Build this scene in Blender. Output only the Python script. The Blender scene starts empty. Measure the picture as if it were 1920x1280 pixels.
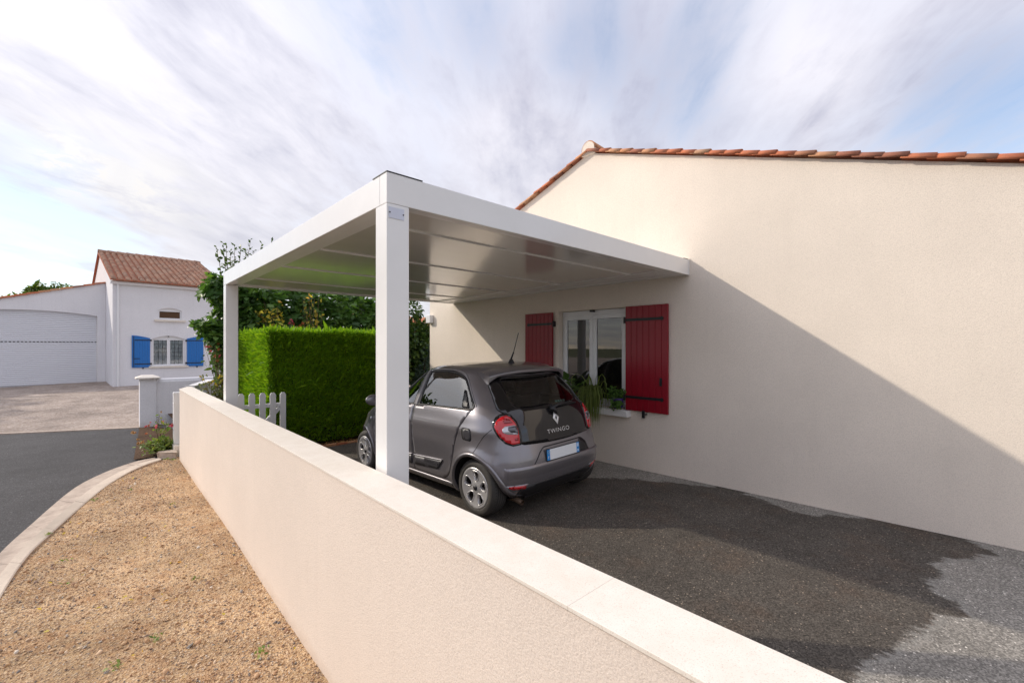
import bpy, bmesh, math, random
import numpy as np
from mathutils import Vector, Matrix
from mathutils.geometry import delaunay_2d_cdt, tessellate_polygon
R = math.radians
scene = bpy.context.scene
COL = scene.collection
RNG = np.random.default_rng(7)
random.seed(7)

# ------------------------------------------------------------------ camera
CAM_H = 1.76
YAW = math.atan(766 / 826)
cam_d = bpy.data.cameras.new('camera')
cam_d.sensor_width = 36.0
cam_d.lens = 826 / 1920 * 36.0
cam_d.shift_y = 10 / 1920
cam_d.clip_start = 0.05
cam_d.clip_end = 2000
cam = bpy.data.objects.new('camera', cam_d)
cam.location = (0, 0, CAM_H)
cam.rotation_euler = (R(90), 0, -YAW)
COL.objects.link(cam)
scene.camera = cam

# ------------------------------------------------------------------ sun and sky
SUN_DIR = Vector((1.02, -1.36, -1.0)).normalized()          # the way the light travels
SUN_EL = math.asin(-SUN_DIR.z)
SUN_AZ = math.atan2(-SUN_DIR.x, -SUN_DIR.y)                 # clockwise from +Y
sun_d = bpy.data.lights.new('sun', 'SUN')
sun_d.energy = 2.1
sun_d.angle = R(0.8)
sun_d.color = (1.0, 0.90, 0.76)
sun = bpy.data.objects.new('sun', sun_d)
sun.rotation_euler = SUN_DIR.to_track_quat('-Z', 'Y').to_euler()
sun.location = (-20, 27, 20)
COL.objects.link(sun)

world = bpy.data.worlds.new('World')
scene.world = world
world.use_nodes = True
wn, wl = world.node_tree.nodes, world.node_tree.links
wn.clear()


def N(tree, kind, **kw):
    n = tree.nodes.new(kind)
    for k, v in kw.items():
        if k.startswith('i_'):
            key = k[2:]
            key = int(key) if key.isdigit() else key.replace('_', ' ')
            n.inputs[key].default_value = v
        else:
            setattr(n, k, v)
    return n


def mth(tree, op, a, b=None, c=None, clamp=False):
    n = tree.nodes.new('ShaderNodeMath')
    n.operation = op
    n.use_clamp = clamp
    for i, v in enumerate((a, b, c)):
        if v is None:
            continue
        if isinstance(v, (int, float)):
            n.inputs[i].default_value = v
        else:
            tree.links.new(v, n.inputs[i])
    return n.outputs[0]


def ramp(tree, fac, stops, interp='LINEAR'):
    n = tree.nodes.new('ShaderNodeValToRGB')
    cr = n.color_ramp
    cr.interpolation = interp
    while len(cr.elements) > 1:
        cr.elements.remove(cr.elements[-1])
    cr.elements[0].position = stops[0][0]
    cr.elements[0].color = stops[0][1] if len(stops[0][1]) == 4 else (*stops[0][1], 1)
    for p, c in stops[1:]:
        e = cr.elements.new(p)
        e.color = c if len(c) == 4 else (*c, 1)
    if fac is not None:
        tree.links.new(fac, n.inputs[0])
    return n.outputs[0]


def mixc(tree, fac, a, b, blend='MIX'):
    n = tree.nodes.new('ShaderNodeMix')
    n.data_type = 'RGBA'
    n.blend_type = blend
    for sock, v in ((n.inputs[0], fac), (n.inputs[6], a), (n.inputs[7], b)):
        if isinstance(v, (int, float)):
            sock.default_value = v
        elif isinstance(v, (tuple, list)):
            sock.default_value = v if len(v) == 4 else (*v, 1)
        else:
            tree.links.new(v, sock)
    return n.outputs[2]


def build_sky():
    t = world.node_tree
    out = N(t, 'ShaderNodeOutputWorld')
    sky = N(t, 'ShaderNodeTexSky', sky_type='NISHITA')
    sky.sun_disc = False
    sky.sun_elevation = SUN_EL
    sky.sun_rotation = SUN_AZ
    sky.air_density = 1.0
    sky.dust_density = 0.25
    sky.ozone_density = 1.5
    bg_sky = N(t, 'ShaderNodeBackground')
    bg_sky.inputs[1].default_value = 0.15
    t.links.new(sky.outputs[0], bg_sky.inputs[0])
    # high thin cloud laid out on a flat layer overhead, so that its streaks run to the horizon
    tc = N(t, 'ShaderNodeTexCoord')
    sep = N(t, 'ShaderNodeSeparateXYZ')
    t.links.new(tc.outputs['Generated'], sep.inputs[0])
    X, Y, Z = sep.outputs
    zc = mth(t, 'ADD', mth(t, 'MAXIMUM', Z, 0.0), 0.16)
    u = mth(t, 'DIVIDE', mth(t, 'ADD', mth(t, 'MULTIPLY', X, .74), mth(t, 'MULTIPLY', Y, .672)), zc)
    v = mth(t, 'DIVIDE', mth(t, 'ADD', mth(t, 'MULTIPLY', X, -.672), mth(t, 'MULTIPLY', Y, .74)), zc)

    def layer(su, sv, scale, detail, rough, dist, off=(0, 0, 0)):
        c = N(t, 'ShaderNodeCombineXYZ')
        t.links.new(mth(t, 'MULTIPLY_ADD', u, su, off[0]), c.inputs[0])
        t.links.new(mth(t, 'MULTIPLY_ADD', v, sv, off[1]), c.inputs[1])
        c.inputs[2].default_value = off[2]
        n = N(t, 'ShaderNodeTexNoise', i_Scale=scale, i_Detail=detail, i_Roughness=rough, i_Distortion=dist)
        t.links.new(c.outputs[0], n.inputs['Vector'])
        return n.outputs[0]
    big = layer(.45, .70, 0.8, 3, .5, .2, (3.1, .4, 2.0))
    streak = layer(.42, 1.20, 1.5, 10, .60, .25, (1.7, 5.2, 0))
    fine = layer(.75, 1.9, 3.4, 10, .62, .35, (7, 2, 4))
    puff = layer(1.3, 1.6, 4.2, 9, .60, .3, (2, 9, 1))
    s = mth(t, 'ADD', mth(t, 'MULTIPLY', big, .55), mth(t, 'MULTIPLY', streak, .95))
    s = mth(t, 'ADD', s, mth(t, 'MULTIPLY', fine, .45))
    s = mth(t, 'ADD', mth(t, 'ADD', s, .07), mth(t, 'MULTIPLY', puff, .20))
    dvec = tc.outputs['Generated']

    def blob(d, width, amp):
        vm = N(t, 'ShaderNodeVectorMath', operation='DOT_PRODUCT')
        t.links.new(dvec, vm.inputs[0])
        vm.inputs[1].default_value = Vector(d).normalized()
        a = mth(t, 'SUBTRACT', vm.outputs['Value'], math.cos(R(width)))
        a = mth(t, 'DIVIDE', a, 1 - math.cos(R(width)), clamp=True)
        return mth(t, 'MULTIPLY', mth(t, 'SMOOTH_MIN', a, 1.0, .2), amp)
    F = Vector((math.sin(YAW), math.cos(YAW), 0)); Rt = Vector((math.cos(YAW), -math.sin(YAW), 0))

    def pxdir(px, py):
        return F + Rt * ((px - 960) / 826) + Vector((0, 0, (650 - py) / 826))
    for (px, py, wd, am) in ((1220, 130, 13, -.22), (1020, 20, 11, -.12), (1760, 225, 9, -.18), (1450, 300, 8, -.10), (40, 430, 11, -.34), (830, 60, 9, -.15), (1900, 140, 9, -.12),
                             (560, 260, 24, .16), (200, 150, 20, .14), (1520, 60, 9, .10), (330, 470, 8, .08), (620, 20, 9, -.05), (1480, 190, 8, .10), (1000, 330, 12, .12)):
        s = mth(t, 'ADD', s, blob(pxdir(px, py), wd, am))
    mask = ramp(t, mth(t, 'MULTIPLY', s, .5), [(.34, (.10, .10, .10)), (.44, (.38, .38, .38)), (.535, (.80, .80, .80)), (.63, (.97, .97, .97))])
    # shading inside the cloud: paler where thin, greyer in the thick of it
    tone = mth(t, 'ADD', mth(t, 'MULTIPLY', streak, .50), mth(t, 'MULTIPLY', fine, .35))
    tone = mth(t, 'ADD', tone, mth(t, 'MULTIPLY', puff, .15))
    ccol = ramp(t, tone, [(.37, (.80, .78, .825)), (.45, (.72, .705, .765)), (.53, (.60, .595, .67)), (.62, (.45, .45, .54))])
    # a whiter, thicker bank of cloud low on the left
    bank = mth(t, 'ADD', blob(pxdir(205, 335), 6.5, .8), blob(pxdir(340, 375), 5.0, .55))
    bank = mth(t, 'ADD', bank, blob(pxdir(90, 290), 5, .5))
    bank = mth(t, 'ADD', bank, blob(pxdir(60, 530), 4, .6))
    bank = mth(t, 'MULTIPLY', bank, ramp(t, puff, [(.38, (0, 0, 0)), (.56, (1, 1, 1))]), clamp=True)
    ccol = mixc(t, bank, ccol, (.78, .76, .75))
    mask = mth(t, 'MAXIMUM', mask, bank)
    # whiter and warmer towards the horizon
    ccol = mixc(t, ramp(t, Z, [(.0, (.85, .85, .85)), (.36, (0, 0, 0))]), ccol, (.70, .685, .71))
    zen = mth(t, 'MULTIPLY_ADD', mth(t, 'MULTIPLY', Z, Z), .55, .86)      # overcast skies brighten towards the zenith
    zs = N(t, 'ShaderNodeVectorMath', operation='SCALE')
    t.links.new(ccol, zs.inputs[0])
    t.links.new(zen, zs.inputs['Scale'])
    ccol = zs.outputs[0]
    vm = N(t, 'ShaderNodeVectorMath', operation='DOT_PRODUCT')
    t.links.new(dvec, vm.inputs[0])
    vm.inputs[1].default_value = -SUN_DIR
    gam = mth(t, 'ARCCOSINE', vm.outputs['Value'])
    glow = mth(t, 'ADD', mth(t, 'MULTIPLY', mth(t, 'EXPONENT', mth(t, 'MULTIPLY', gam, -3.0)), .22), mth(t, 'MULTIPLY', mth(t, 'EXPONENT', mth(t, 'MULTIPLY', gam, -10.0)), 6.0))
    gs = N(t, 'ShaderNodeVectorMath', operation='SCALE')
    gs.inputs[0].default_value = (1.0, .94, .86)
    t.links.new(glow, gs.inputs['Scale'])
    gcol = gs.outputs[0]
    ccol = mixc(t, 1.0, ccol, gcol, 'ADD')
    bg_c = N(t, 'ShaderNodeBackground')
    bg_c.inputs[1].default_value = 1.0
    t.links.new(ccol, bg_c.inputs[0])
    mx = N(t, 'ShaderNodeMixShader')
    t.links.new(mask, mx.inputs[0])
    t.links.new(bg_sky.outputs[0], mx.inputs[1])
    t.links.new(bg_c.outputs[0], mx.inputs[2])
    t.links.new(mx.outputs[0], out.inputs[0])


build_sky()
vs = scene.view_settings
scene.display_settings.display_device = 'sRGB'
vs.view_transform = 'Standard'
vs.look = 'None'
vs.exposure = 0.46
vs.gamma = 1.0
vs.use_curve_mapping = False
scene.cycles.max_bounces = 8
scene.cycles.transparent_max_bounces = 16
scene.cycles.use_denoising = True

# ------------------------------------------------------------------ helpers
ORG = {}


def link(o, parent=None):
    COL.objects.link(o)
    if parent is not None:
        o.parent = parent
    return o


def thing(name, label, cat, loc=(0, 0, 0), rotz=0, group=None):
    o = bpy.data.objects.new(name, None)
    o.empty_display_size = .1
    o.location = loc
    o.rotation_euler = (0, 0, rotz)
    o['label'] = label
    o['category'] = cat
    if group:
        o['group'] = group
    COL.objects.link(o)
    return o


def tag(o, label, cat, group=None, kind=None):
    o['label'] = label
    o['category'] = cat
    if group:
        o['group'] = group
    if kind:
        o['kind'] = kind
    return o


def fast_mesh(name, V, F4, mats, smooth=False, midx=None):
    """numpy verts (n,3) and faces (m,k) of one size -> mesh"""
    V = np.asarray(V, dtype=np.float32)
    F4 = np.asarray(F4, dtype=np.int32)
    me = bpy.data.meshes.new(name)
    m, k = F4.shape
    me.vertices.add(len(V))
    me.vertices.foreach_set('co', V.ravel())
    me.loops.add(m * k)
    me.loops.foreach_set('vertex_index', F4.ravel())
    me.polygons.add(m)
    me.polygons.foreach_set('loop_start', np.arange(0, m * k, k, dtype=np.int32))
    me.polygons.foreach_set('loop_total', np.full(m, k, dtype=np.int32))
    if midx is not None:
        me.polygons.foreach_set('material_index', np.asarray(midx, dtype=np.int32))
    for mt in (mats if isinstance(mats, (list, tuple)) else [mats]):
        me.materials.append(mt)
    me.update(calc_edges=True)
    if smooth:
        me.polygons.foreach_set('use_smooth', np.ones(m, dtype=bool))
    return me


def obj(name, me, parent=None, **props):
    o = bpy.data.objects.new(name, me)
    for k, v in props.items():
        o[k] = v
    return link(o, parent)


class MB:
    """collects simple shapes; build() links them as ONE mesh object"""
    def __init__(self, org=(0, 0, 0)):
        self.v, self.f, self.m, self.sm = [], [], [], []
        self.org = Vector(org)
        self.cur = 0
        self.cs = False
        self.mat4 = None

    def add(self, vs, fs):
        b = len(self.v)
        for p in vs:
            p = Vector(p)
            if self.mat4 is not None:
                p = self.mat4 @ p
            self.v.append(tuple(p - self.org))
        for f in fs:
            self.f.append(tuple(b + i for i in f))
            self.m.append(self.cur)
            self.sm.append(self.cs)

    def box(self, x0, x1, y0, y1, z0, z1):
        self.add([(x0, y0, z0), (x1, y0, z0), (x1, y1, z0), (x0, y1, z0), (x0, y0, z1), (x1, y0, z1), (x1, y1, z1), (x0, y1, z1)],
                 [(0, 3, 2, 1), (4, 5, 6, 7), (0, 1, 5, 4), (1, 2, 6, 5), (2, 3, 7, 6), (3, 0, 4, 7)])

    def hexa(self, p):                       # 8 corners, same order as box
        self.add(p, [(0, 3, 2, 1), (4, 5, 6, 7), (0, 1, 5, 4), (1, 2, 6, 5), (2, 3, 7, 6), (3, 0, 4, 7)])

    def prism(self, poly, d0, d1, axis='z'):
        """poly: 2-D outline; extruded from d0 to d1 along axis (x: poly is (y,z); y: (x,z); z: (x,y))"""
        def P(a, b, d):
            return (d, a, b) if axis == 'x' else ((a, d, b) if axis == 'y' else (a, b, d))
        n = len(poly)
        vs = [P(a, b, d0) for a, b in poly] + [P(a, b, d1) for a, b in poly]
        tris = tessellate_polygon([[Vector((a, b, 0)) for a, b in poly]])
        fs = [(t[0], t[1], t[2]) for t in tris] + [(n + t[2], n + t[1], n + t[0]) for t in tris]
        fs += [(i, (i + 1) % n, n + (i + 1) % n, n + i) for i in range(n)]
        self.add(vs, fs)

    def tube(self, pts, r, n=8, cap=True):
        pts = [Vector(p) for p in pts]
        rs = r if isinstance(r, (list, tuple)) else [r] * len(pts)
        vs, fs = [], []
        up = Vector((0, 0, 1))
        for i, p in enumerate(pts):
            d = (pts[min(i + 1, len(pts) - 1)] - pts[max(i - 1, 0)]).normalized()
            a = d.cross(up)
            if a.length < 1e-3:
                a = d.cross(Vector((0, 1, 0)))
            a.normalize()
            b = a.cross(d)
            for k in range(n):
                t = 2 * math.pi * k / n
                vs.append(p + (a * math.cos(t) + b * math.sin(t)) * rs[i])
        for i in range(len(pts) - 1):
            for k in range(n):
                fs.append((i * n + k, i * n + (k + 1) % n, (i + 1) * n + (k + 1) % n, (i + 1) * n + k))
        if cap:
            fs.append(tuple(range(n - 1, -1, -1)))
            fs.append(tuple((len(pts) - 1) * n + k for k in range(n)))
        self.add(vs, fs)

    def lathe(self, prof, center, axis='z', n=32, closed=False):
        """prof: list of (r, h)"""
        vs, fs = [], []
        c = Vector(center)
        for r, h in prof:
            for k in range(n):
                t = 2 * math.pi * k / n
                a, b = r * math.cos(t), r * math.sin(t)
                vs.append(c + Vector((a, b, h) if axis == 'z' else ((h, a, b) if axis == 'x' else (b, h, a))))
        m = len(prof)
        for i in range(m if closed else m - 1):
            j = (i + 1) % m
            for k in range(n):
                fs.append((i * n + k, i * n + (k + 1) % n, j * n + (k + 1) % n, j * n + k))
        self.add(vs, fs)

    def build(self, name, mats, parent=None, bevel=0, smooth=None, segs=2, **props):
        me = bpy.data.meshes.new(name)
        me.from_pydata(self.v, [], self.f)
        for mt in (mats if isinstance(mats, (list, tuple)) else [mats]):
            me.materials.append(mt)
        me.polygons.foreach_set('material_index', self.m)
        me.polygons.foreach_set('use_smooth', self.sm if smooth is None else [smooth] * len(self.f))
        me.update()
        o = obj(name, me, parent, **props)
        if bevel:
            b = o.modifiers.new('bevel', 'BEVEL')
            b.width = bevel
            b.segments = segs
            b.limit_method = 'ANGLE'
            b.angle_limit = R(40)
        return o


# ------------------------------------------------------------------ materials
def new_mat(name):
    m = bpy.data.materials.new(name)
    m.use_nodes = True
    t = m.node_tree
    p = t.nodes['Principled BSDF']
    return m, t, p


def simple(name, col, rough=.5, metal=0., coat=0., spec=.5, emit=None):
    m, t, p = new_mat(name)
    p.inputs['Base Color'].default_value = (*col, 1)
    p.inputs['Roughness'].default_value = rough
    p.inputs['Metallic'].default_value = metal
    p.inputs['Coat Weight'].default_value = coat
    p.inputs['Coat Roughness'].default_value = .03
    p.inputs['Specular IOR Level'].default_value = spec
    return m


def world_pos(t):
    return N(t, 'ShaderNodeNewGeometry').outputs['Position']


def noise(t, vec, scale, detail=4, rough=.55, dist=0.):
    n = N(t, 'ShaderNodeTexNoise', i_Scale=scale, i_Detail=detail, i_Roughness=rough, i_Distortion=dist)
    if vec is not None:
        t.links.new(vec, n.inputs['Vector'])
    return n.outputs[0]


def bump(t, p, h, strength, dist):
    b = N(t, 'ShaderNodeBump', i_Strength=strength, i_Distance=dist)
    t.links.new(h, b.inputs['Height'])
    t.links.new(b.outputs[0], p.inputs['Normal'])
    return b


def scaled(t, vec, s):
    n = N(t, 'ShaderNodeVectorMath', operation='MULTIPLY')
    t.links.new(vec, n.inputs[0])
    n.inputs[1].default_value = s
    return n.outputs[0]


def stucco(name, col, grain=170, strength=.55, dirt=.10, streaks=.05, foot=None):
    m, t, p = new_mat(name)
    g = world_pos(t)
    fine = noise(t, g, grain * 1.15, 3, .7)
    mid = noise(t, g, grain * .5, 3, .6)
    big = noise(t, g, .7, 4, .6)
    runs = noise(t, scaled(t, g, (6, 6, .5)), 1.6, 4, .6)
    lo = tuple(c * (1 - dirt) for c in col)
    hi = tuple(min(1, c * (1 + dirt * .4)) for c in col)
    c1 = ramp(t, big, [(.3, lo), (.7, hi)])
    c2 = mixc(t, mth(t, 'MULTIPLY', ramp(t, runs, [(.52, (0, 0, 0)), (.75, (1, 1, 1))]), streaks), c1, tuple(c * .8 for c in col))
    c3 = mixc(t, mth(t, 'MULTIPLY', ramp(t, fine, [(.35, (1, 1, 1)), (.55, (0, 0, 0))]), .42), c2, tuple(c * .62 for c in col))
    if foot is not None:                     # splashed soil along the foot of the wall
        sep = N(t, 'ShaderNodeSeparateXYZ')
        t.links.new(g, sep.inputs[0])
        hgt = mth(t, 'SUBTRACT', sep.outputs[2], foot[0])
        hgt = mth(t, 'ADD', hgt, mth(t, 'MULTIPLY', noise(t, g, 5, 5, .65), foot[1] * .9))
        fm = ramp(t, mth(t, 'DIVIDE', hgt, foot[1] * 1.8), [(.2, (1, 1, 1)), (.62, (0, 0, 0))])
        c3 = mixc(t, mth(t, 'MULTIPLY', fm, foot[2]), c3, (.50, .36, .24))
    t.links.new(c3, p.inputs['Base Color'])
    p.inputs['Roughness'].default_value = .9
    p.inputs['Specular IOR Level'].default_value = .2
    h = mth(t, 'ADD', mth(t, 'MULTIPLY', fine, .7), mth(t, 'MULTIPLY', mid, .5))
    bump(t, p, h, strength * .8, .005)
    return m


M = {}
M['house_stucco'] = stucco('house_stucco', (.87, .77, .665), 110, .6, .09, .16, (-.05, .22, .22))
M['fence_stucco'] = stucco('fence_stucco', (.83, .725, .635), 120, .8, .08, .12, (-.38, .16, .35))
M['white_wall'] = stucco('white_wall', (.86, .85, .87), 60, .3, .07, .22, (-.35, .22, .22))
M['white_paint'] = simple('white_paint', (.80, .80, .80), .35)
M['pvc'] = simple('pvc', (.82, .82, .83), .28)
M['black_iron'] = simple('black_iron', (.012, .012, .014), .42)
M['dark'] = simple('dark', (.012, .011, .012), .9)
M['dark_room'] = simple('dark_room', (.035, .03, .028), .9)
M['zinc'] = simple('zinc', (.72, .73, .75), .35, .3)
M['rubber'] = simple('rubber', (.02, .02, .021), .6)


def coping_mat():
    m, t, p = new_mat('coping_stone')
    g = world_pos(t)
    sp = noise(t, g, 260, 2, .6)
    mid = noise(t, g, 9, 5, .65)
    c = ramp(t, mid, [(.3, (.76, .69, .60)), (.7, (.83, .77, .69))])
    c = mixc(t, ramp(t, sp, [(.30, (.55, .55, .55)), (.43, (0, 0, 0))]), c, (.50, .40, .31))
    t.links.new(c, p.inputs['Base Color'])
    p.inputs['Roughness'].default_value = .75
    bump(t, p, sp, .25, .002)
    return m


M['coping'] = coping_mat()


def alu_mat():
    m, t, p = new_mat('powder_coated_aluminium')
    g = world_pos(t)
    n = noise(t, g, 3.0, 4, .6)
    c = ramp(t, n, [(.3, (.84, .825, .81)), (.7, (.88, .865, .85))])
    t.links.new(c, p.inputs['Base Color'])
    r = ramp(t, noise(t, g, 14, 4, .6), [(.3, (.20, .20, .20)), (.7, (.27, .27, .27))])
    t.links.new(r, p.inputs['Roughness'])
    p.inputs['Specular IOR Level'].default_value = .6
    bump(t, p, noise(t, g, 900, 2, .5), .05, .0004)
    return m


M['alu'] = alu_mat()


def ceiling_mat():
    m, t, p = new_mat('carport_ceiling')
    g = world_pos(t)
    c = ramp(t, noise(t, scaled(t, g, (.6, 3, 1)), 1.5, 3, .5), [(.3, (.80, .76, .70)), (.7, (.84, .80, .75))])
    t.links.new(c, p.inputs['Base Color'])
    p.inputs['Roughness'].default_value = .15
    p.inputs['Specular IOR Level'].default_value = .75
    p.inputs['Coat Weight'].default_value = .7
    p.inputs['Coat Roughness'].default_value = .12
    return m


M['ceiling'] = ceiling_mat()


def glass_mat(name, tint, refl=1.0, ior=1.5):
    m = bpy.data.materials.new(name)
    m.use_nodes = True
    t = m.node_tree
    t.nodes.clear()
    out = N(t, 'ShaderNodeOutputMaterial')
    fr = N(t, 'ShaderNodeFresnel', i_IOR=ior)
    gl = N(t, 'ShaderNodeBsdfGlossy', i_Roughness=.0)
    gl.inputs[0].default_value = (refl, refl, refl, 1)
    tr = N(t, 'ShaderNodeBsdfTransparent')
    tr.inputs[0].default_value = (*tint, 1)
    mx = N(t, 'ShaderNodeMixShader')
    # a pane has two faces: both reflect
    f2 = mth(t, 'MULTIPLY', fr.outputs[0], 1.9, clamp=True)
    t.links.new(f2, mx.inputs[0])
    t.links.new(tr.outputs[0], mx.inputs[1])
    t.links.new(gl.outputs[0], mx.inputs[2])
    t.links.new(mx.outputs[0], out.inputs[0])
    return m


M['window_glass'] = glass_mat('window_glass', (.55, .58, .57))
M['clear_glass'] = glass_mat('clear_glass', (.86, .88, .87))
M['car_glass'] = glass_mat('car_glass', (.34, .38, .36))
M['privacy_glass'] = glass_mat('privacy_glass', (.40, .44, .42))


def tile_mat(name, per='object', cols=None):
    m, t, p = new_mat(name)
    g = world_pos(t)
    if per == 'object':
        rnd = N(t, 'ShaderNodeObjectInfo').outputs['Random']
    else:
        rnd = N(t, 'ShaderNodeNewGeometry').outputs['Random Per Island']
    c = ramp(t, rnd, cols or [(0, (.46, .135, .06)), (.25, (.58, .18, .08)), (.5, (.30, .12, .075)), (.72, (.60, .27, .13)), (1, (.50, .29, .17))])
    n = noise(t, g, 14, 6, .7)
    c = mixc(t, ramp(t, n, [(.50, (0, 0, 0)), (.75, (.65, .65, .65))]), c, (.20, .10, .07))
    c = mixc(t, ramp(t, noise(t, g, 45, 4, .7), [(.55, (0, 0, 0)), (.75, (.45, .45, .45))]), c, (.45, .30, .19))
    t.links.new(c, p.inputs['Base Color'])
    p.inputs['Roughness'].default_value = .85
    bump(t, p, noise(t, g, 120, 4, .6), .3, .003)
    return m


M['tile'] = tile_mat('terracotta_tile')
M['tile_islands'] = tile_mat('terracotta_roof', 'island', [(0, (.40, .20, .13)), (.25, (.48, .26, .17)), (.5, (.30, .17, .12)), (.72, (.52, .32, .22)), (1, (.40, .26, .19))])


def asphalt_mat(name, dry, wet=None):
    m, t, p = new_mat(name)
    g = world_pos(t)
    vo = N(t, 'ShaderNodeTexVoronoi', i_Scale=125.)
    t.links.new(g, vo.inputs['Vector'])
    chip = N(t, 'ShaderNodeSeparateColor')
    t.links.new(vo.outputs['Color'], chip.inputs[0])
    big = noise(t, g, .9, 5, .6)
    mid = noise(t, g, 6, 5, .65)
    def stone(c):
        a = tuple(x * .55 for x in c)
        b = tuple(min(1, x * 1.5) for x in c)
        w = tuple(min(1, x * 3.4 + .05) for x in c)
        return ramp(t, chip.outputs[0], [(0, a), (.55, c), (.93, b), (.985, b), (1, w)])
    shade = ramp(t, mth(t, 'ADD', mth(t, 'MULTIPLY', big, .6), mth(t, 'MULTIPLY', mid, .4)), [(.32, (.72, .72, .72)), (.68, (1.22, 1.22, 1.22))])
    c = mixc(t, 1.0, stone(dry), shade, 'MULTIPLY')
    rough = .88
    if wet is not None:
        at = N(t, 'ShaderNodeAttribute', attribute_name='wet_distance')
        d = mth(t, 'ADD', at.outputs['Fac'], mth(t, 'MULTIPLY', mth(t, 'SUBTRACT', noise(t, scaled(t, g, (9, 3.2, 1)), 1.0, 7, .72), .5), .34))
        wm = ramp(t, mth(t, 'ADD', mth(t, 'MULTIPLY', d, 4.5), .5), [(.38, (0, 0, 0)), (.56, (1, 1, 1))])
        rust = ramp(t, noise(t, g, 2.3, 6, .7), [(.5, wet), (.75, (wet[0] * 1.15, wet[1] * .98, wet[2] * .88))])
        wv = mixc(t, 1.0, mixc(t, .0, rust, rust), shade, 'MULTIPLY')
        wst = ramp(t, chip.outputs[0], [(0, (.45, .45, .45)), (.55, (1, 1, 1)), (.93, (1.5, 1.5, 1.5)), (.985, (1.7, 1.7, 1.7)), (1, (4.5, 4.2, 3.9))])
        wv = mixc(t, 1.0, wv, wst, 'MULTIPLY')
        # a faint pale rim where the water dried back
        rim = ramp(t, mth(t, 'ADD', mth(t, 'MULTIPLY', d, 4.5), .5), [(.20, (0, 0, 0)), (.38, (.35, .35, .35)), (.44, (0, 0, 0))])
        c = mixc(t, rim, c, (.26, .26, .24))
        c = mixc(t, wm, c, wv)
    t.links.new(c, p.inputs['Base Color'])
    p.inputs['Roughness'].default_value = rough
    p.inputs['Specular IOR Level'].default_value = .3
    bump(t, p, vo.outputs['Distance'], .45, .004)
    return m


M['drive'] = asphalt_mat('driveway_asphalt', (.245, .228, .202), (.085, .074, .062))
M['road'] = asphalt_mat('road_asphalt', (.062, .060, .062))


def gravel_mat(name, cols, scale, big_amp=.35, streak=None):
    m, t, p = new_mat(name)
    g = world_pos(t)
    vo = N(t, 'ShaderNodeTexVoronoi', i_Scale=scale)
    t.links.new(g, vo.inputs['Vector'])
    ch = N(t, 'ShaderNodeSeparateColor')
    t.links.new(vo.outputs['Color'], ch.inputs[0])
    c = ramp(t, ch.outputs[0], [(i / (len(cols) - 1), k) for i, k in enumerate(cols)])
    big = noise(t, g, 1.3, 6, .65)
    sh = ramp(t, big, [(.3, (1 - big_amp,) * 3), (.7, (1 + big_amp * .5,) * 3)])
    c = mixc(t, 1.0, c, sh, 'MULTIPLY')
    if streak:
        c = mixc(t, ramp(t, noise(t, g, 3.5, 6, .7), [(.5, (0, 0, 0)), (.68, (.6, .6, .6))]), c, streak)
    t.links.new(c, p.inputs['Base Color'])
    p.inputs['Roughness'].default_value = .95
    p.inputs['Specular IOR Level'].default_value = .1
    bump(t, p, vo.outputs['Distance'], .8, .012)
    return m


GR = [(.52, .34, .18), (.64, .45, .27), (.40, .25, .15), (.70, .53, .35), (.58, .38, .20), (.27, .21, .17)]
M['gravel_bed'] = gravel_mat('gravel_bed', GR, 70, .42, (.40, .21, .10))
M['far_gravel'] = gravel_mat('far_gravel', [(.36, .29, .24), (.44, .37, .32), (.30, .24, .20), (.50, .43, .38)], 26, .35)
M['soil'] = gravel_mat('soil', [(.09, .05, .03), (.13, .08, .05), (.07, .045, .03)], 40, .3)
M['far_ground'] = gravel_mat('far_ground', [(.10, .12, .05), (.14, .14, .07), (.09, .10, .05)], 3, .3)


def pebble_mat():
    m, t, p = new_mat('pebbles')
    rnd = N(t, 'ShaderNodeNewGeometry').outputs['Random Per Island']
    c = ramp(t, rnd, [(0, (.46, .28, .15)), (.2, (.66, .46, .27)), (.4, (.72, .56, .40)), (.6, (.52, .31, .16)), (.76, (.36, .21, .13)), (.88, (.17, .155, .15)), (1, (.78, .68, .56))])
    t.links.new(c, p.inputs['Base Color'])
    p.inputs['Roughness'].default_value = .85
    return m


M['pebbles'] = pebble_mat()


def kerb_mat():
    m, t, p = new_mat('kerb_concrete')
    g = world_pos(t)
    c = ramp(t, noise(t, g, 7, 6, .7), [(.3, (.34, .27, .22)), (.5, (.47, .38, .31)), (.7, (.58, .49, .40))])
    c = mixc(t, ramp(t, noise(t, g, 150, 3, .6), [(.3, (.4, .4, .4)), (.45, (0, 0, 0))]), c, (.28, .21, .16))
    t.links.new(c, p.inputs['Base Color'])
    p.inputs['Roughness'].default_value = .9
    bump(t, p, noise(t, g, 60, 5, .65), .5, .004)
    return m


M['kerb'] = kerb_mat()
M['kerb_pale'] = stucco('kerb_edge', (.66, .56, .46), 40, .7, .35, .5)


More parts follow.
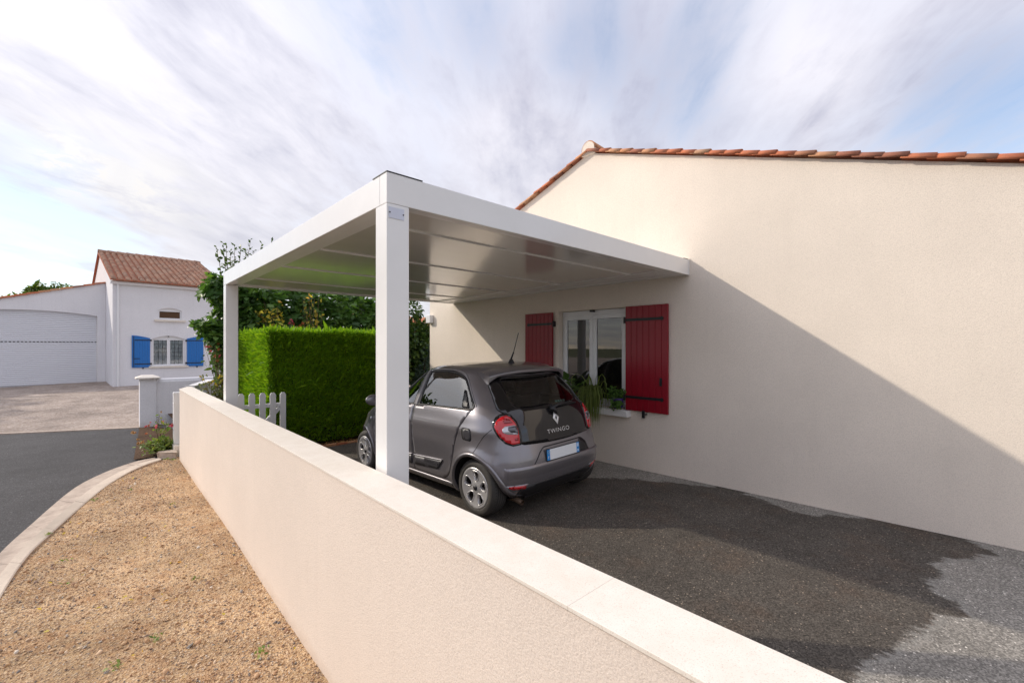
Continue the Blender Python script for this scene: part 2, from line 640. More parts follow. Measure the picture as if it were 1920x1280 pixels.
def leaf_mat(name, cols, trans=.35, rough=.5, tcol=None):
    m = bpy.data.materials.new(name)
    m.use_nodes = True
    t = m.node_tree
    p = t.nodes['Principled BSDF']
    out = t.nodes['Material Output']
    rnd = N(t, 'ShaderNodeNewGeometry').outputs['Random Per Island']
    rnd = mth(t, 'FRACT', mth(t, 'ADD', rnd, N(t, 'ShaderNodeObjectInfo').outputs['Random']))
    c = ramp(t, rnd, [(i / (len(cols) - 1), k) for i, k in enumerate(cols)])
    t.links.new(c, p.inputs['Base Color'])
    p.inputs['Roughness'].default_value = rough
    p.inputs['Specular IOR Level'].default_value = .35
    tl = N(t, 'ShaderNodeBsdfTranslucent')
    c2 = mixc(t, 1.0, c, tcol or (1.5, 1.5, .7), 'MULTIPLY')
    t.links.new(c2, tl.inputs[0])
    mx = N(t, 'ShaderNodeMixShader')
    mx.inputs[0].default_value = trans
    t.links.new(p.outputs[0], mx.inputs[1])
    t.links.new(tl.outputs[0], mx.inputs[2])
    t.links.new(mx.outputs[0], out.inputs[0])
    return m


M['hedge'] = leaf_mat('hedge_sprigs', [(.10, .23, .010), (.16, .31, .012), (.22, .39, .016), (.29, .44, .020)], .42, .6)
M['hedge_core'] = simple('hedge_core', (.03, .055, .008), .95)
M['fig'] = leaf_mat('fig_leaves', [(.05, .11, .028), (.07, .15, .035), (.10, .20, .045), (.15, .26, .055)], .45, .38)
M['dark_leaf'] = leaf_mat('dark_leaves', [(.03, .065, .015), (.045, .095, .02), (.075, .13, .028), (.13, .19, .04)], .3, .4)
M['blue_leaf'] = leaf_mat('blue_conifer_needles', [(.05, .09, .075), (.09, .14, .115), (.13, .19, .16)], .2, .6)
M['yellow_leaf'] = leaf_mat('yellow_leaves', [(.72, .58, .08), (.78, .66, .12), (.58, .56, .10), (.75, .46, .09)], .6, .5, (1.3, 1.2, .8))
M['bush_leaf'] = leaf_mat('bush_leaves', [(.10, .17, .035), (.15, .23, .05), (.22, .30, .07), (.26, .28, .06)], .35, .5)
M['tree_leaf'] = leaf_mat('tree_leaves', [(.06, .10, .02), (.10, .16, .03), (.16, .22, .04)], .35, .5)
M['shrub_leaf'] = leaf_mat('shrub_leaves', [(.09, .12, .035), (.14, .17, .05), (.20, .19, .06), (.10, .15, .05)], .3, .5)
M['spider_leaf'] = leaf_mat('spider_leaves', [(.10, .15, .03), (.16, .22, .05), (.24, .30, .09), (.30, .36, .14)], .35, .4)
M['pot_leaf'] = leaf_mat('pot_leaves', [(.06, .13, .03), (.10, .19, .04), (.14, .25, .06)], .3, .4)
M['red_flower'] = leaf_mat('red_petals', [(.65, .10, .16), (.72, .16, .20), (.65, .20, .16)], .3, .5, (1, 1, 1))
M['orange_flower'] = leaf_mat('orange_petals', [(.55, .16, .05), (.60, .25, .10), (.45, .10, .06)], .3, .5, (1, 1, 1))
M['yellow_flower'] = leaf_mat('yellow_petals', [(.65, .48, .03), (.70, .55, .08)], .3, .5, (1, 1, 1))
M['dry_flower'] = leaf_mat('dry_petals', [(.50, .28, .10), (.55, .36, .15), (.45, .20, .08)], .3, .5, (1, 1, 1))
M['bark'] = simple('bark', (.10, .075, .055), .9)
M['twig'] = simple('twig', (.16, .10, .06), .8)
# ================================================================== ground and setting
def structure(o):
    o['kind'] = 'structure'
    return o


def sheet(name, poly, z, mat):
    """flat sheet from an outline of (x, y); z is a number or a function"""
    zf = z if callable(z) else (lambda x, y: z)
    tris = tessellate_polygon([[Vector((a, b, 0)) for a, b in poly]])
    me = bpy.data.meshes.new(name)
    vs = [(a, b, zf(a, b)) for a, b in poly]
    fs = []
    for t in tris:
        a, b, c = (Vector(vs[i]) for i in t)
        fs.append(t if (b - a).cross(c - a).z > 0 else t[::-1])
    me.from_pydata(vs, [], fs)
    me.materials.append(mat)
    return structure(obj(name, me))


def smooth_line(pts, n):
    """Catmull-Rom through 2-D points, n samples per span"""
    P = [np.array(p, float) for p in pts]
    P = [2 * P[0] - P[1]] + P + [2 * P[-1] - P[-2]]
    out = []
    for i in range(1, len(P) - 2):
        for k in range(n):
            t = k / n
            out.append(.5 * ((2 * P[i]) + (P[i + 1] - P[i - 1]) * t + (2 * P[i - 1] - 5 * P[i] + 4 * P[i + 1] - P[i + 2]) * t * t
                             + (-P[i - 1] + 3 * P[i] - 3 * P[i + 1] + P[i + 2]) * t ** 3))
    out.append(P[-2])
    return np.array(out)


def drive_z(x, y):
    return .0148 * ((x - 2.8) - (y - 3.6))


G_OUT = -.365
sheet('ground', [(-400, -400), (400, -400), (400, 400), (-400, 400)], -.62, M['far_ground'])
sheet('road', [(-60, -60), (1.02, -60), (1.02, 15.24), (.69, 15.27), (-1.87, 16.5), (-8, 19.4), (-60, 40)], -.402, M['road'])


def nb_z(x, y):
    d = .680 * x + .7332 * y
    return -.385 + max(0., d - 11.4) * .0405


def grid_sheet(name, x0, x1, y0, y1, nx, ny, zf, mat, keep=None):
    xs = np.linspace(x0, x1, nx + 1)
    ys = np.linspace(y0, y1, ny + 1)
    V = [(x, y, zf(x, y)) for y in ys for x in xs]
    Fc = [(j * (nx + 1) + i, j * (nx + 1) + i + 1, (j + 1) * (nx + 1) + i + 1, (j + 1) * (nx + 1) + i) for j in range(ny) for i in range(nx)]
    return structure(obj(name, fast_mesh(name, V, Fc, mat)))


# the neighbour's gravelled forecourt, climbing gently to the house
sheet('gravel_forecourt', [(-1.87, 16.58), (.69, 15.36), (1.05, 15.3), (20, 15.3), (24, 60), (-60, 60), (-60, 40.1), (-8, 19.5)],
      lambda x, y: nb_z(x, y), M['far_gravel'])
fl = MB()
NBK = [(-8.0, 19.42), (-1.87, 16.52), (.70, 15.30)]
for (ax, ay), (bx, by) in zip(NBK[:-1], NBK[1:]):
    L = math.hypot(bx - ax, by - ay)
    nst = int(L / 1.0)
    for k in range(nst):
        t0, t1 = k / nst, (k + 1) / nst - .008 / L
        p0 = (ax + (bx - ax) * t0, ay + (by - ay) * t0)
        p1 = (ax + (bx - ax) * t1, ay + (by - ay) * t1)
        nx, ny = -(by - ay) / L * .11, (bx - ax) / L * .11
        fl.hexa([(p0[0], p0[1], -.45), (p1[0], p1[1], -.45), (p1[0] + nx, p1[1] + ny, -.45), (p0[0] + nx, p0[1] + ny, -.45),
                 (p0[0], p0[1], -.374), (p1[0], p1[1], -.374), (p1[0] + nx, p1[1] + ny, -.370), (p0[0] + nx, p0[1] + ny, -.370)])
structure(fl.build('kerb_edging', M['kerb'], bevel=.006))

# garden soil behind the driveway, and behind the hedge
sheet('garden_soil', [(1.30, 8.16), (14, 8.16), (14, 15.4), (1.30, 15.4)], -.085, M['soil'])

# ---- driveway
WET = [(1.3, .62), (2.2, .52), (2.785, .482), (2.895, .467), (3.031, .455), (3.246, .392), (3.479, .323), (3.663, .267), (3.89, .209), (3.967, .116), (4.119, .145),
       (4.25, .288), (4.397, .292), (4.564, .231), (4.759, .301), (4.921, .174), (5.146, .06), (5.248, -.056), (5.386, .032), (5.56, .15), (5.6, .7), (5.438, .816),
       (5.378, .974), (5.233, 1.165), (5.15, 1.353), (5.335, 1.631), (5.412, 1.904), (5.6, 1.98), (5.6, 2.2), (5.435, 2.246), (5.344, 2.401), (5.263, 2.705), (5.089, 3.053),
       (4.915, 3.341), (4.70, 3.58), (4.62, 5.0), (4.75, 8.3), (1.3, 8.3)]


def signed_dist(px, py, poly):
    P = np.array(poly)
    Q = np.roll(P, -1, 0)
    d = np.full(px.shape, 1e9)
    inside = np.zeros(px.shape, bool)
    for (ax, ay), (bx, by) in zip(P, Q):
        ex, ey = bx - ax, by - ay
        t = np.clip(((px - ax) * ex + (py - ay) * ey) / (ex * ex + ey * ey), 0, 1)
        d = np.minimum(d, np.hypot(px - ax - t * ex, py - ay - t * ey))
        c = ((ay > py) != (by > py)) & (px < ex * (py - ay) / (ey if ey else 1e-9) + ax)
        inside ^= c
    return np.where(inside, d, -d)


def build_drive():
    nx, ny = 110, 300
    xs = np.linspace(1.27, 5.52, nx + 1)
    ys = np.linspace(-4.0, 8.17, ny + 1)
    gx, gy = np.meshgrid(xs, ys)
    gz = .0148 * ((gx - 2.8) - (gy - 3.6))
    V = np.stack([gx.ravel(), gy.ravel(), gz.ravel()], 1)
    i, j = np.meshgrid(np.arange(nx), np.arange(ny))
    a = (j * (nx + 1) + i).ravel()
    Fc = np.stack([a, a + 1, a + nx + 2, a + nx + 1], 1)
    me = fast_mesh('driveway', V, Fc, M['drive'])
    at = me.attributes.new('wet_distance', 'FLOAT', 'POINT')
    at.data.foreach_set('value', signed_dist(gx.ravel(), gy.ravel(), WET).astype(np.float32))
    structure(obj('driveway', me))


build_drive()

# ---- kerb in front of the gravel bed
KR = smooth_line([(-1.02, 1.5), (-.96, 4.0), (-.835, 6.6), (-.640, 7.92), (-.323, 9.48), (.041, 10.36), (.411, 10.86), (.735, 11.06)], 12)
KG = smooth_line([(-.70, 1.5), (-.69, 4.0), (-.60, 6.25), (-.405, 7.35), (-.02, 8.92), (.29, 9.80), (.56, 10.28), (.80, 10.55)], 12)


def build_kerb():
    root = thing('kerb', 'pale concrete kerb curving between the asphalt road and the gravel bed', 'kerb', (0, 8, -.4))
    n = len(KR)
    L = np.r_[0, np.cumsum(np.hypot(*np.diff((KR + KG) / 2, axis=0).T))]
    prof = [(0, -.50), (0, -.394), (.30, -.394), (.55, -.386), (.62, -.360), (.96, -.350), (1.0, -.356), (1.0, -.5)]
    cuts = np.arange(0, L[-1], 1.02)
    for c in cuts:
        ss = np.linspace(c, min(c + 1.012, L[-1]), 9)
        a = np.stack([np.interp(ss, L, KR[:, k]) for k in (0, 1)], 1)
        b = np.stack([np.interp(ss, L, KG[:, k]) for k in (0, 1)], 1)
        m = MB((0, 8, -.4))
        vs, fs = [], []
        for p, q in zip(a, b):
            for t, z in prof:
                vs.append((p[0] + (q[0] - p[0]) * t, p[1] + (q[1] - p[1]) * t, z))
        k = len(prof)
        for i in range(len(ss) - 1):
            for j in range(k - 1):
                fs.append((i * k + j, i * k + j + 1, (i + 1) * k + j + 1, (i + 1) * k + j))
        fs.append(tuple(range(k - 1, -1, -1)))
        fs.append(tuple((len(ss) - 1) * k + j for j in range(k)))
        m.add(vs, fs)
        for q in range(len(m.m)):
            if q < (len(ss) - 1) * (k - 1) and q % (k - 1) in (3, 4, 5):
                m.m[q] = 1
        o = m.build('kerb_stone', [M['kerb'], M['kerb_pale']], root)
        o.location.z = random.uniform(-.002, .002)


build_kerb()

# ---- gravel bed between kerb and garden wall
bed_poly = [tuple(p) for p in KG] + [(1.10, 10.75), (1.10, -6), (-.70, -6)]


def bed_z(x, y):
    return G_OUT + .012 * math.sin(x * 2.1 + y * .9) + .010 * math.sin(x * 4.3 - y * 1.7 + 1) - (.012 if x > .9 else 0)


def build_bed():
    poly = np.array(bed_poly)
    xs = np.linspace(-.78, 1.10, 48)
    ys = np.linspace(-1, 10.75, 260)
    gx, gy = np.meshgrid(xs, ys)
    gz = np.vectorize(bed_z)(gx, gy)
    gz += RNG.normal(0, .0025, gz.shape)
    sd = signed_dist(gx.ravel(), gy.ravel(), bed_poly)
    V = np.stack([gx.ravel(), gy.ravel(), gz.ravel()], 1)
    nx, ny = 47, 259
    i, j = np.meshgrid(np.arange(nx), np.arange(ny))
    a = (j * 48 + i).ravel()
    Fc = np.stack([a, a + 1, a + 49, a + 48], 1)
    keep = (sd[Fc] > -.09).all(1)
    structure(obj('gravel_bed', fast_mesh('gravel_bed', V, Fc[keep], M['gravel_bed'], smooth=True)))


build_bed()


def ico():
    bm = bmesh.new()
    bmesh.ops.create_icosphere(bm, subdivisions=1, radius=1)
    v = np.array([x.co[:] for x in bm.verts])
    f = np.array([[q.index for q in p.verts] for p in bm.faces])
    bm.free()
    return v, f


OCT_V = np.array([(1, 0, 0), (-1, 0, 0), (0, 1, 0), (0, -1, 0), (0, 0, 1), (0, 0, -1)], float)
OCT_F = np.array([(0, 2, 4), (2, 1, 4), (1, 3, 4), (3, 0, 4), (2, 0, 5), (1, 2, 5), (3, 1, 5), (0, 3, 5)])


def scatter(name, pos, size, bv, bf, mat, flat=.6, **props):
    n = len(pos)
    k = len(bv)
    ang = RNG.uniform(0, 2 * np.pi, n)
    tilt = RNG.normal(0, .35, (n, 2))
    sc = size[:, None] * np.stack([RNG.uniform(.8, 1.4, n), RNG.uniform(.6, 1.05, n), RNG.uniform(.45, .95, n) * flat * 1.4], 1)
    B = bv[None] * (1 + RNG.normal(0, .14, (n, k, 1))) * sc[:, None, :]
    B[..., 2] += B[..., 0] * tilt[:, None, 0] + B[..., 1] * tilt[:, None, 1]
    c, s_ = np.cos(ang)[:, None], np.sin(ang)[:, None]
    x = B[..., 0] * c - B[..., 1] * s_
    y = B[..., 0] * s_ + B[..., 1] * c
    V = np.stack([x, y, B[..., 2]], -1) + pos[:, None, :]
    Fc = (bf[None] + (np.arange(n) * k)[:, None, None]).reshape(-1, bf.shape[1])
    return obj(name, fast_mesh(name, V.reshape(-1, 3), Fc, mat), None, **props)


def build_pebbles():
    # denser towards the camera, where single stones can be seen
    n = 60000
    y = -.2 + 10.9 * RNG.random(n) ** 1.25
    x = RNG.uniform(-.75, 1.06, n)
    ok = signed_dist(x, y, bed_poly) > .0
    x, y = x[ok], y[ok]
    # patches with more and with less stone
    dens = .55 + .45 * np.sin(x * 3.1 + 1.3 * np.sin(y * 1.2)) * np.sin(y * 1.9 + x)
    ok = RNG.random(len(x)) < np.clip(dens + .25, .2, 1)
    x, y = x[ok], y[ok]
    s = np.exp(RNG.normal(-5.15, .38, len(x)))
    s = np.clip(s, .003, .016)
    z = np.vectorize(bed_z)(x, y) + s * .25
    P = np.stack([x, y, z], 1)
    o = scatter('gravel', P, s, OCT_V, OCT_F, M['pebbles'], kind='stuff')
    o['label'] = 'loose tan gravel stones spread over the bed beside the cream garden wall'
    # a few larger dark stones
    n = 420
    y = RNG.uniform(.2, 10.3, n)
    x = RNG.uniform(-.7, 1.04, n)
    ok = signed_dist(x, y, bed_poly) > .02
    x, y = x[ok], y[ok]
    s = RNG.uniform(.009, .020, len(x))
    P = np.stack([x, y, np.vectorize(bed_z)(x, y) + s * .3], 1)
    v, f = ico()
    o = scatter('larger_gravel', P, s, v, f, M['pebbles'], kind='stuff')
    o['label'] = 'scattered larger pebbles among the tan gravel beside the cream garden wall'


build_pebbles()

# ================================================================== garden wall with coping
def build_fence():
    root = thing('garden_wall', 'low cream rendered garden wall with pale coping, running beside the driveway', 'wall', (1.17, 3, G_OUT))
    o = (1.17, 3, G_OUT)
    m = MB(o)
    m.prism([(1.056, -5.0), (1.288, -5.0), (1.288, 10.86), (1.225, 10.86), (1.056, 10.40)], G_OUT - .2, .948, 'z')
    m.build('rendered_wall', M['fence_stucco'], root, bevel=.006)
    ys = [-4.6, -2.2, .877, 3.9, 6.95, 9.999]
    ends = ys[1:] + [None]
    for a, b in zip(ys, ends):
        m = MB(o)
        if b is None:
            m.prism([(1.048, a + .0002), (1.296, a + .0002), (1.296, 10.88), (1.225, 10.885), (1.048, 10.39)], .949, .963, 'z')
        else:
            m.box(1.048, 1.296, a + .0002, b - .0002, .949, .963)
        m.build('coping_stone', M['coping'], root, bevel=.0016, segs=2)


build_fence()


def build_gate_end():
    # white post with two hinge tabs standing on a beige plinth at the end of the garden wall
    root = thing('gate_post', 'white gate post with two hinge tabs on a beige plinth at the garden wall end', 'gate post', (1.1, 11.2, G_OUT))
    o = (1.1, 11.2, G_OUT)
    m = MB(o)
    m.box(1.035, 1.19, 11.12, 11.28, -.20, .84)
    m.build('post', M['white_paint'], root, bevel=.006)
    for z in (.82, .62):
        m = MB(o)
        m.box(1.02, 1.034, 11.02, 11.14, z - .012, z + .012)
        m.build('hinge', M['white_paint'], root, bevel=.003)
    m = MB(o)
    m.box(1.02, 1.21, 10.93, 11.32, G_OUT - .1, -.203)
    m.build('plinth', M['coping'], root, bevel=.01)
    s = MB((.9, 10.85, G_OUT))
    s.prism([(.76, 10.80), (1.03, 10.66), (1.05, 10.98), (.80, 11.02)], G_OUT - .02, G_OUT + .085, 'z')
    st = s.build('stone_slab', M['kerb'], None, bevel=.018)
    st.location = (.9, 10.85, G_OUT)
    tag(st, 'short thick beige stone slab lying at the end of the curved kerb', 'stone slab')
    w = MB((1.6, 12, 0))
    w.prism([(1.25, 11.3), (1.40, 11.25), (2.05, 13.1), (1.90, 13.15)], -.4, .95, 'z')
    ww = w.build('white_return_wall', M['white_wall'], None, bevel=.02)
    ww.location = (1.6, 12, 0)
    tag(ww, 'short white wall running back from the end of the cream garden wall', 'wall')
    # soil of the little flower bed in front of it
    sheet('flower_bed_soil', [(.42, 11.0), (.80, 11.07), (1.05, 11.0), (1.9, 13.1), (1.0, 15.2), (.70, 15.28)], -.378, M['soil'])


build_gate_end()

# ================================================================== carport
def build_carport():
    o = (3.4, 5.2, 0)
    root = thing('carport', 'white flat-roofed aluminium carport fixed to the cream house gable', 'carport', o)
    zb, zt = 2.677, 2.873
    x0, x1, y0, y1 = 1.32, 5.496, 2.592, 7.788
    w = .158
    def part(name, b, mat='alu', bevel=.004, **k):
        m = MB(o)
        for q in b:
            m.box(*q)
        return m.build(name, M[mat], root, bevel=bevel, **k)
    part('post', [(x0, x0 + w, y0, y0 + w, drive_z(1.3, 2.6) - .05, zb - .0015)])
    part('post', [(x0, x0 + w, y1 - .17, y1, drive_z(1.3, 7.7) - .05, zb - .0015)])
    part('front_beam', [(x0, x1, y0, y0 + .10, zb, zt)])
    part('side_beam', [(x0, x0 + .10, y0 + .1015, y1 - .1015, zb, zt)])
    part('rear_beam', [(x0, x1, y1 - .10, y1, zb, zt)])
    part('wall_beam', [(x1 - .16, x1, y0 + .1015, y1 - .1015, zb, zt - .01), (x1 - .02, x1 + .002, y0 - .004, y0 - .001, zb - .002, zt + .012)])
    # inner gutter rails
    part('gutter_rail', [(x0 + .1015, x0 + .20, y0 + .1015, y1 - .1015, zb + .012, zb + .09)])
    part('gutter_rail', [(x1 - .50, x1 - .1615, y0 + .1015, y1 - .1015, zb + .008, zb + .09)])
    # roof panels, with a light rib along every joint
    ys = [y0 + .1015, 3.13, 4.33, 5.55, 6.80, y1 - .1015]
    for a, b in zip(ys[:-1], ys[1:]):
        part('roof_panel', [(x0 + .2015, x1 - .5015, a + .004, b - .004, 2.695, 2.74)], 'ceiling', .003)
    for y in ys[1:-1]:
        part('panel_rib', [(x0 + .2015, x1 - .5015, y - .003, y + .003, 2.688, 2.736), (x0 + .2015, x1 - .5015, y + .004, y + .022, 2.684, 2.694)], 'alu', .001)
    part('rain_edge', [(x0 - .002, x0 + .26, y0 - .002, y0 + .012, zt, zt + .007), (x0 - .002, x0 + .012, y0 + .012, y0 + .20, zt, zt + .007)], 'rubber', 0)
    part('rain_edge', [(x1 - .14, x1 - .025, y0, y0 + .012, zt, zt + .007)], 'rubber', 0)
    # maker's plate on the near post: too small in the picture to be read
    pl = MB(o)
    pl.box(1.331, 1.441, y0 - .0035, y0 - .0005, 2.583, 2.655)
    plate = pl.build('name_plate', simple('plate_white', (.66, .68, .78), .3), root, bevel=.001)
    for sx in (1.338, 1.434):
        s = MB(o)
        s.lathe([(.0045, -.0065), (.0045, -.0030)], (sx, y0, 2.619 if sx < 1.4 else 2.617), 'y', 10)
        s.add([(sx + .0045 * math.cos(a), y0 - .0066, 2.618 + .0045 * math.sin(a)) for a in [k * math.pi / 5 for k in range(10)]], [tuple(range(10))])
        s.build('screw', M['black_iron'], plate)


build_carport()

# ================================================================== the cream house
def arch_rect(y0, y1, z0, z1, rise=0., n=12):
    pts = [(y0, z0), (y1, z0), (y1, z1)]
    if rise:
        for k in range(1, n):
            t = k / n
            pts.append((y1 + (y0 - y1) * t, z1 + rise * (1 - (2 * t - 1) ** 2)))
    pts.append((y0, z1))
    return pts


def wall_with_holes(mb, outline, holes, d0, d1, axis, flip=False):
    """front face at d0 with openings, reveals running back to d1"""
    pts, edges = [], []
    loops = [outline] + holes
    for lp in loops:
        b = len(pts)
        pts += [Vector(p) for p in lp]
        edges += [(b + i, b + (i + 1) % len(lp)) for i in range(len(lp))]
    v, e, f, *_ = delaunay_2d_cdt(pts, edges, [], 1, 1e-5)

    def inside(p, lp):
        c = False
        for (ax, ay), (bx, by) in zip(lp, lp[1:] + lp[:1]):
            if (ay > p[1]) != (by > p[1]) and p[0] < (bx - ax) * (p[1] - ay) / (by - ay) + ax:
                c = not c
        return c

    def P(a, b, d):
        return (d, a, b) if axis == 'x' else (a, d, b)
    fs = []
    for t in f:
        c = sum((v[i] for i in t), Vector((0, 0))) / len(t)
        if inside(c, [tuple(q) for q in outline]) and not any(inside(c, [tuple(q) for q in h]) for h in holes):
            fs.append(tuple(t))
    mb.add([P(p.x, p.y, d0) for p in v], fs)
    for h in holes:
        n = len(h)
        mb.add([P(a, b, d0) for a, b in h] + [P(a, b, d1) for a, b in h], [(i, (i + 1) % n, n + (i + 1) % n, n + i) for i in range(n)])


HX = 5.500
RIDGE_Y, RIDGE_Z, PITCH = 4.175, 4.745, .341
HY0, HY1 = -.40, 8.707


def build_house():
    o = (9.0, 4.2, 0)
    root = thing('house', 'cream rendered bungalow with low clay-tiled gable roof behind the carport', 'house', o)
    ze0 = RIDGE_Z - PITCH * (RIDGE_Y - HY0)
    ze1 = RIDGE_Z - PITCH * (HY1 - RIDGE_Y)
    m = MB(o)
    hole = arch_rect(3.536, 4.80, .862, 2.332)
    wall_with_holes(m, [(HY0, -.3), (HY1, -.3), (HY1, ze1), (RIDGE_Y, RIDGE_Z), (HY0, ze0)], [hole], HX, HX + .17, 'x')
    m.build('gable_wall', M['house_stucco'], root)
    m = MB(o)
    xb = 14.0
    for y in (HY0, HY1):
        ze = ze0 if y == HY0 else ze1
        m.add([(HX, y, -.3), (xb, y, -.3), (xb, y, ze), (HX, y, ze)], [(0, 1, 2, 3)])
    m.add([(xb, HY0, -.3), (xb, HY1, -.3), (xb, HY1, ze1), (xb, RIDGE_Y, RIDGE_Z), (xb, HY0, ze0)], [(0, 1, 2, 3, 4)])
    m.build('outer_wall', M['house_stucco'], root)
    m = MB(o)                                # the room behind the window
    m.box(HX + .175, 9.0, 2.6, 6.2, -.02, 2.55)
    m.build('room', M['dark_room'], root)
    # ---- roof: boards under the tiles, tiles along the verge one by one
    m = MB(o)
    sl = math.hypot(1, PITCH)
    for y_e, sg in ((HY0 - .35, -1), (HY1 + .35, 1)):
        z_e = RIDGE_Z - PITCH * abs(y_e - RIDGE_Y)
        m.hexa([(HX + .03, RIDGE_Y, RIDGE_Z + .002), (xb + .1, RIDGE_Y, RIDGE_Z + .002), (xb + .1, y_e, z_e + .002), (HX + .03, y_e, z_e + .002),
                (HX + .03, RIDGE_Y, RIDGE_Z + .04), (xb + .1, RIDGE_Y, RIDGE_Z + .04), (xb + .1, y_e, z_e + .04), (HX + .03, y_e, z_e + .04)])
    roof = m.build('roof', M['tile'], root)

    def barrel(name, length, r0, r1, th=.014, n=10, a0=0., a1=math.pi):
        b = MB()
        vs, fs = [], []
        for s_, r in ((0, r0), (length, r1)):
            for rr in (r, r - th):
                for k in range(n + 1):
                    a = a0 + (a1 - a0) * k / n
                    vs.append((rr * math.cos(a), s_, rr * math.sin(a)))
        w = n + 1
        for k in range(n):
            fs += [(k, k + 1, 2 * w + k + 1, 2 * w + k), (w + k + 1, w + k, 3 * w + k, 3 * w + k + 1),
                   (k + 1, k, w + k, w + k + 1), (2 * w + k, 2 * w + k + 1, 3 * w + k + 1, 3 * w + k)]
        fs += [(0, 2 * w, 3 * w, w), (n, w + n, 3 * w + n, 2 * w + n)]
        b.add(vs, fs)
        me = bpy.data.meshes.new(name)
        me.from_pydata(b.v, [], b.f)
        me.materials.append(M['tile'])
        me.polygons.foreach_set('use_smooth', [True] * len(b.f))
        return me
    tile_me = barrel('roof_tile', .245, .060, .054)
    for sg, y_e in ((-1, HY0 - .35), (1, HY1 + .35)):
        n = int(abs(y_e - RIDGE_Y) * sl / .1925)
        for k in range(n):
            s_ = .10 + k * .1925                   # distance down the slope of the lower end
            pair = (k % 2)
            yy = RIDGE_Y + sg * s_ / sl
            zz = RIDGE_Z - PITCH * s_ / sl
            t = obj('roof_tile', tile_me, root)
            ang = math.atan(PITCH)
            tilt = .025 + (.045 if pair else .0) + random.uniform(-.012, .012)
            lift = .012 + (.010 if pair else .0)
            # local +Y runs up the slope from the lower end
            rot = Matrix.Rotation(math.pi if sg > 0 else 0, 4, 'Z') @ Matrix.Rotation(ang - tilt, 4, 'X')
            t.matrix_local = Matrix.Translation(Vector((HX - .020 + random.uniform(-.004, .004), yy + sg * .12, zz - PITCH * .12 + lift)) - Vector(o)) @ rot
    # tile field further in: rows of barrels seen edge-on, one mesh
    rt = barrel('ridge_tile', .42, .13, .118, .016)
    for k in range(20):
        t = obj('ridge_tile', rt, root)
        t.matrix_local = Matrix.Translation(Vector((HX - .03 + k * .40, RIDGE_Y, RIDGE_Z + .055)) - Vector(o)) @ Matrix.Rotation(R(-90), 4, 'Z') @ Matrix.Rotation(-.02, 4, 'X')
    m = MB(o)                                # mortar closing the ridge end
    poly = [(RIDGE_Y - .118, RIDGE_Z - .03), (RIDGE_Y + .118, RIDGE_Z - .03)] + [(RIDGE_Y + .118 * math.cos(a), RIDGE_Z + .055 + .113 * math.sin(a)) for a in [k * math.pi / 12 for k in range(13)]]
    m.prism(poly, HX - .035, HX + .10, 'x')
    m.build('ridge_mortar', M['house_stucco'], root, bevel=.008)
    # ---- window
    fx = HX + .10
    y0, y1, z0, z1 = 3.538, 4.798, .864, 2.330
    m = MB(o)
    e = .055
    for b in ((y0, y1, z1 - e - .03, z1), (y0, y1, z0, z0 + e), (y0, y0 + e, z0 + e, z1 - e - .03), (y1 - e, y1, z0 + e, z1 - e - .03)):
        m.box(fx, fx + .06, *b)
    win = m.build('window', M['pvc'], root, bevel=.006)
    ym = (y0 + y1) / 2
    for a, b in ((y0 + e - .012, ym - .001), (ym + .001, y1 - e + .012)):
        m = MB(o)
        q = .068
        za, zb = z0 + e - .012, z1 - e - .03 + .012
        for c in ((a, b, zb - q, zb), (a, b, za, za + q), (a, a + q, za + q, zb - q), (b - q, b, za + q, zb - q)):
            m.box(fx - .022, fx + .02, *c)
        m.build('sash', M['pvc'], win, bevel=.008)
        m = MB(o)
        m.add([(fx - .002, a + q - .004, za + q - .004), (fx - .002, b - q + .004, za + q - .004), (fx - .002, b - q + .004, zb - q + .004), (fx - .002, a + q - .004, zb - q + .004)], [(0, 3, 2, 1)])
        m.build('pane', M['window_glass'], win)
    m = MB(o)
    m.box(HX - .11, HX + .10, 3.44, 4.87, .765, .860)
    m.build('window_sill', M['coping'] if False else simple('sill_white', (.78, .76, .73), .6), root, bevel=.008)
    m = MB(o)
    m.box(HX + .02, HX + .085, 4.13, 4.19, 2.298, 2.331)
    m.build('shutter_latch_bracket', M['black_iron'], root, bevel=.004)
    # ---- shutters: seven boards each
    red = M['shutter_red'] = simple('shutter_red', (.27, .005, .016), .33, spec=.4)
    for (a, b, hinge) in ((2.857, 3.501, 3.501), (4.896, 5.536, 4.896)):
        sx0, sx1 = HX - .052, HX - .022
        m = MB(o)
        m.box(sx0 + .008, sx1, a + .003, b - .003, .868, 2.328)
        sh = m.build('shutter', red, root)
        nb = 7
        bw = (b - a) / nb
        for k in range(nb):
            m = MB(o)
            m.box(sx0, sx0 + .012, a + k * bw + .0012, a + (k + 1) * bw - .0012, .866, 2.330)
            m.build('plank', red, sh, bevel=.004)
        inner = 1 if hinge == b else -1
        for z in (2.14, 1.055):
            m = MB(o)
            tip = (a + .085) if inner == 1 else (b - .085)
            ya, yb = sorted((tip, hinge - inner * .01))
            m.box(sx0 - .007, sx0 - .0005, ya, yb, z - .019, z + .019)
            c = [(tip + .026 * math.cos(t), z + .026 * math.sin(t)) for t in [k * math.pi / 6 for k in range(12)]]
            m.prism(c, sx0 - .0072, sx0 - .0006, 'x')
            m.lathe([(.011, -.035), (.011, .035)], (sx0 + .004, hinge + inner * .012, z), 'z', 10)
            m.box(sx0 - .004, HX + .004, hinge + inner * .008, hinge + inner * .032, z - .045, z + .045)
            for q in range(4):
                yy = ya + (yb - ya) * (q + .5) / 4
                m.lathe([(.0055, -.0095), (.0055, -.006)], (sx0, yy, z), 'x', 8)
            m.build('strap_hinge', M['black_iron'], sh, bevel=.002)
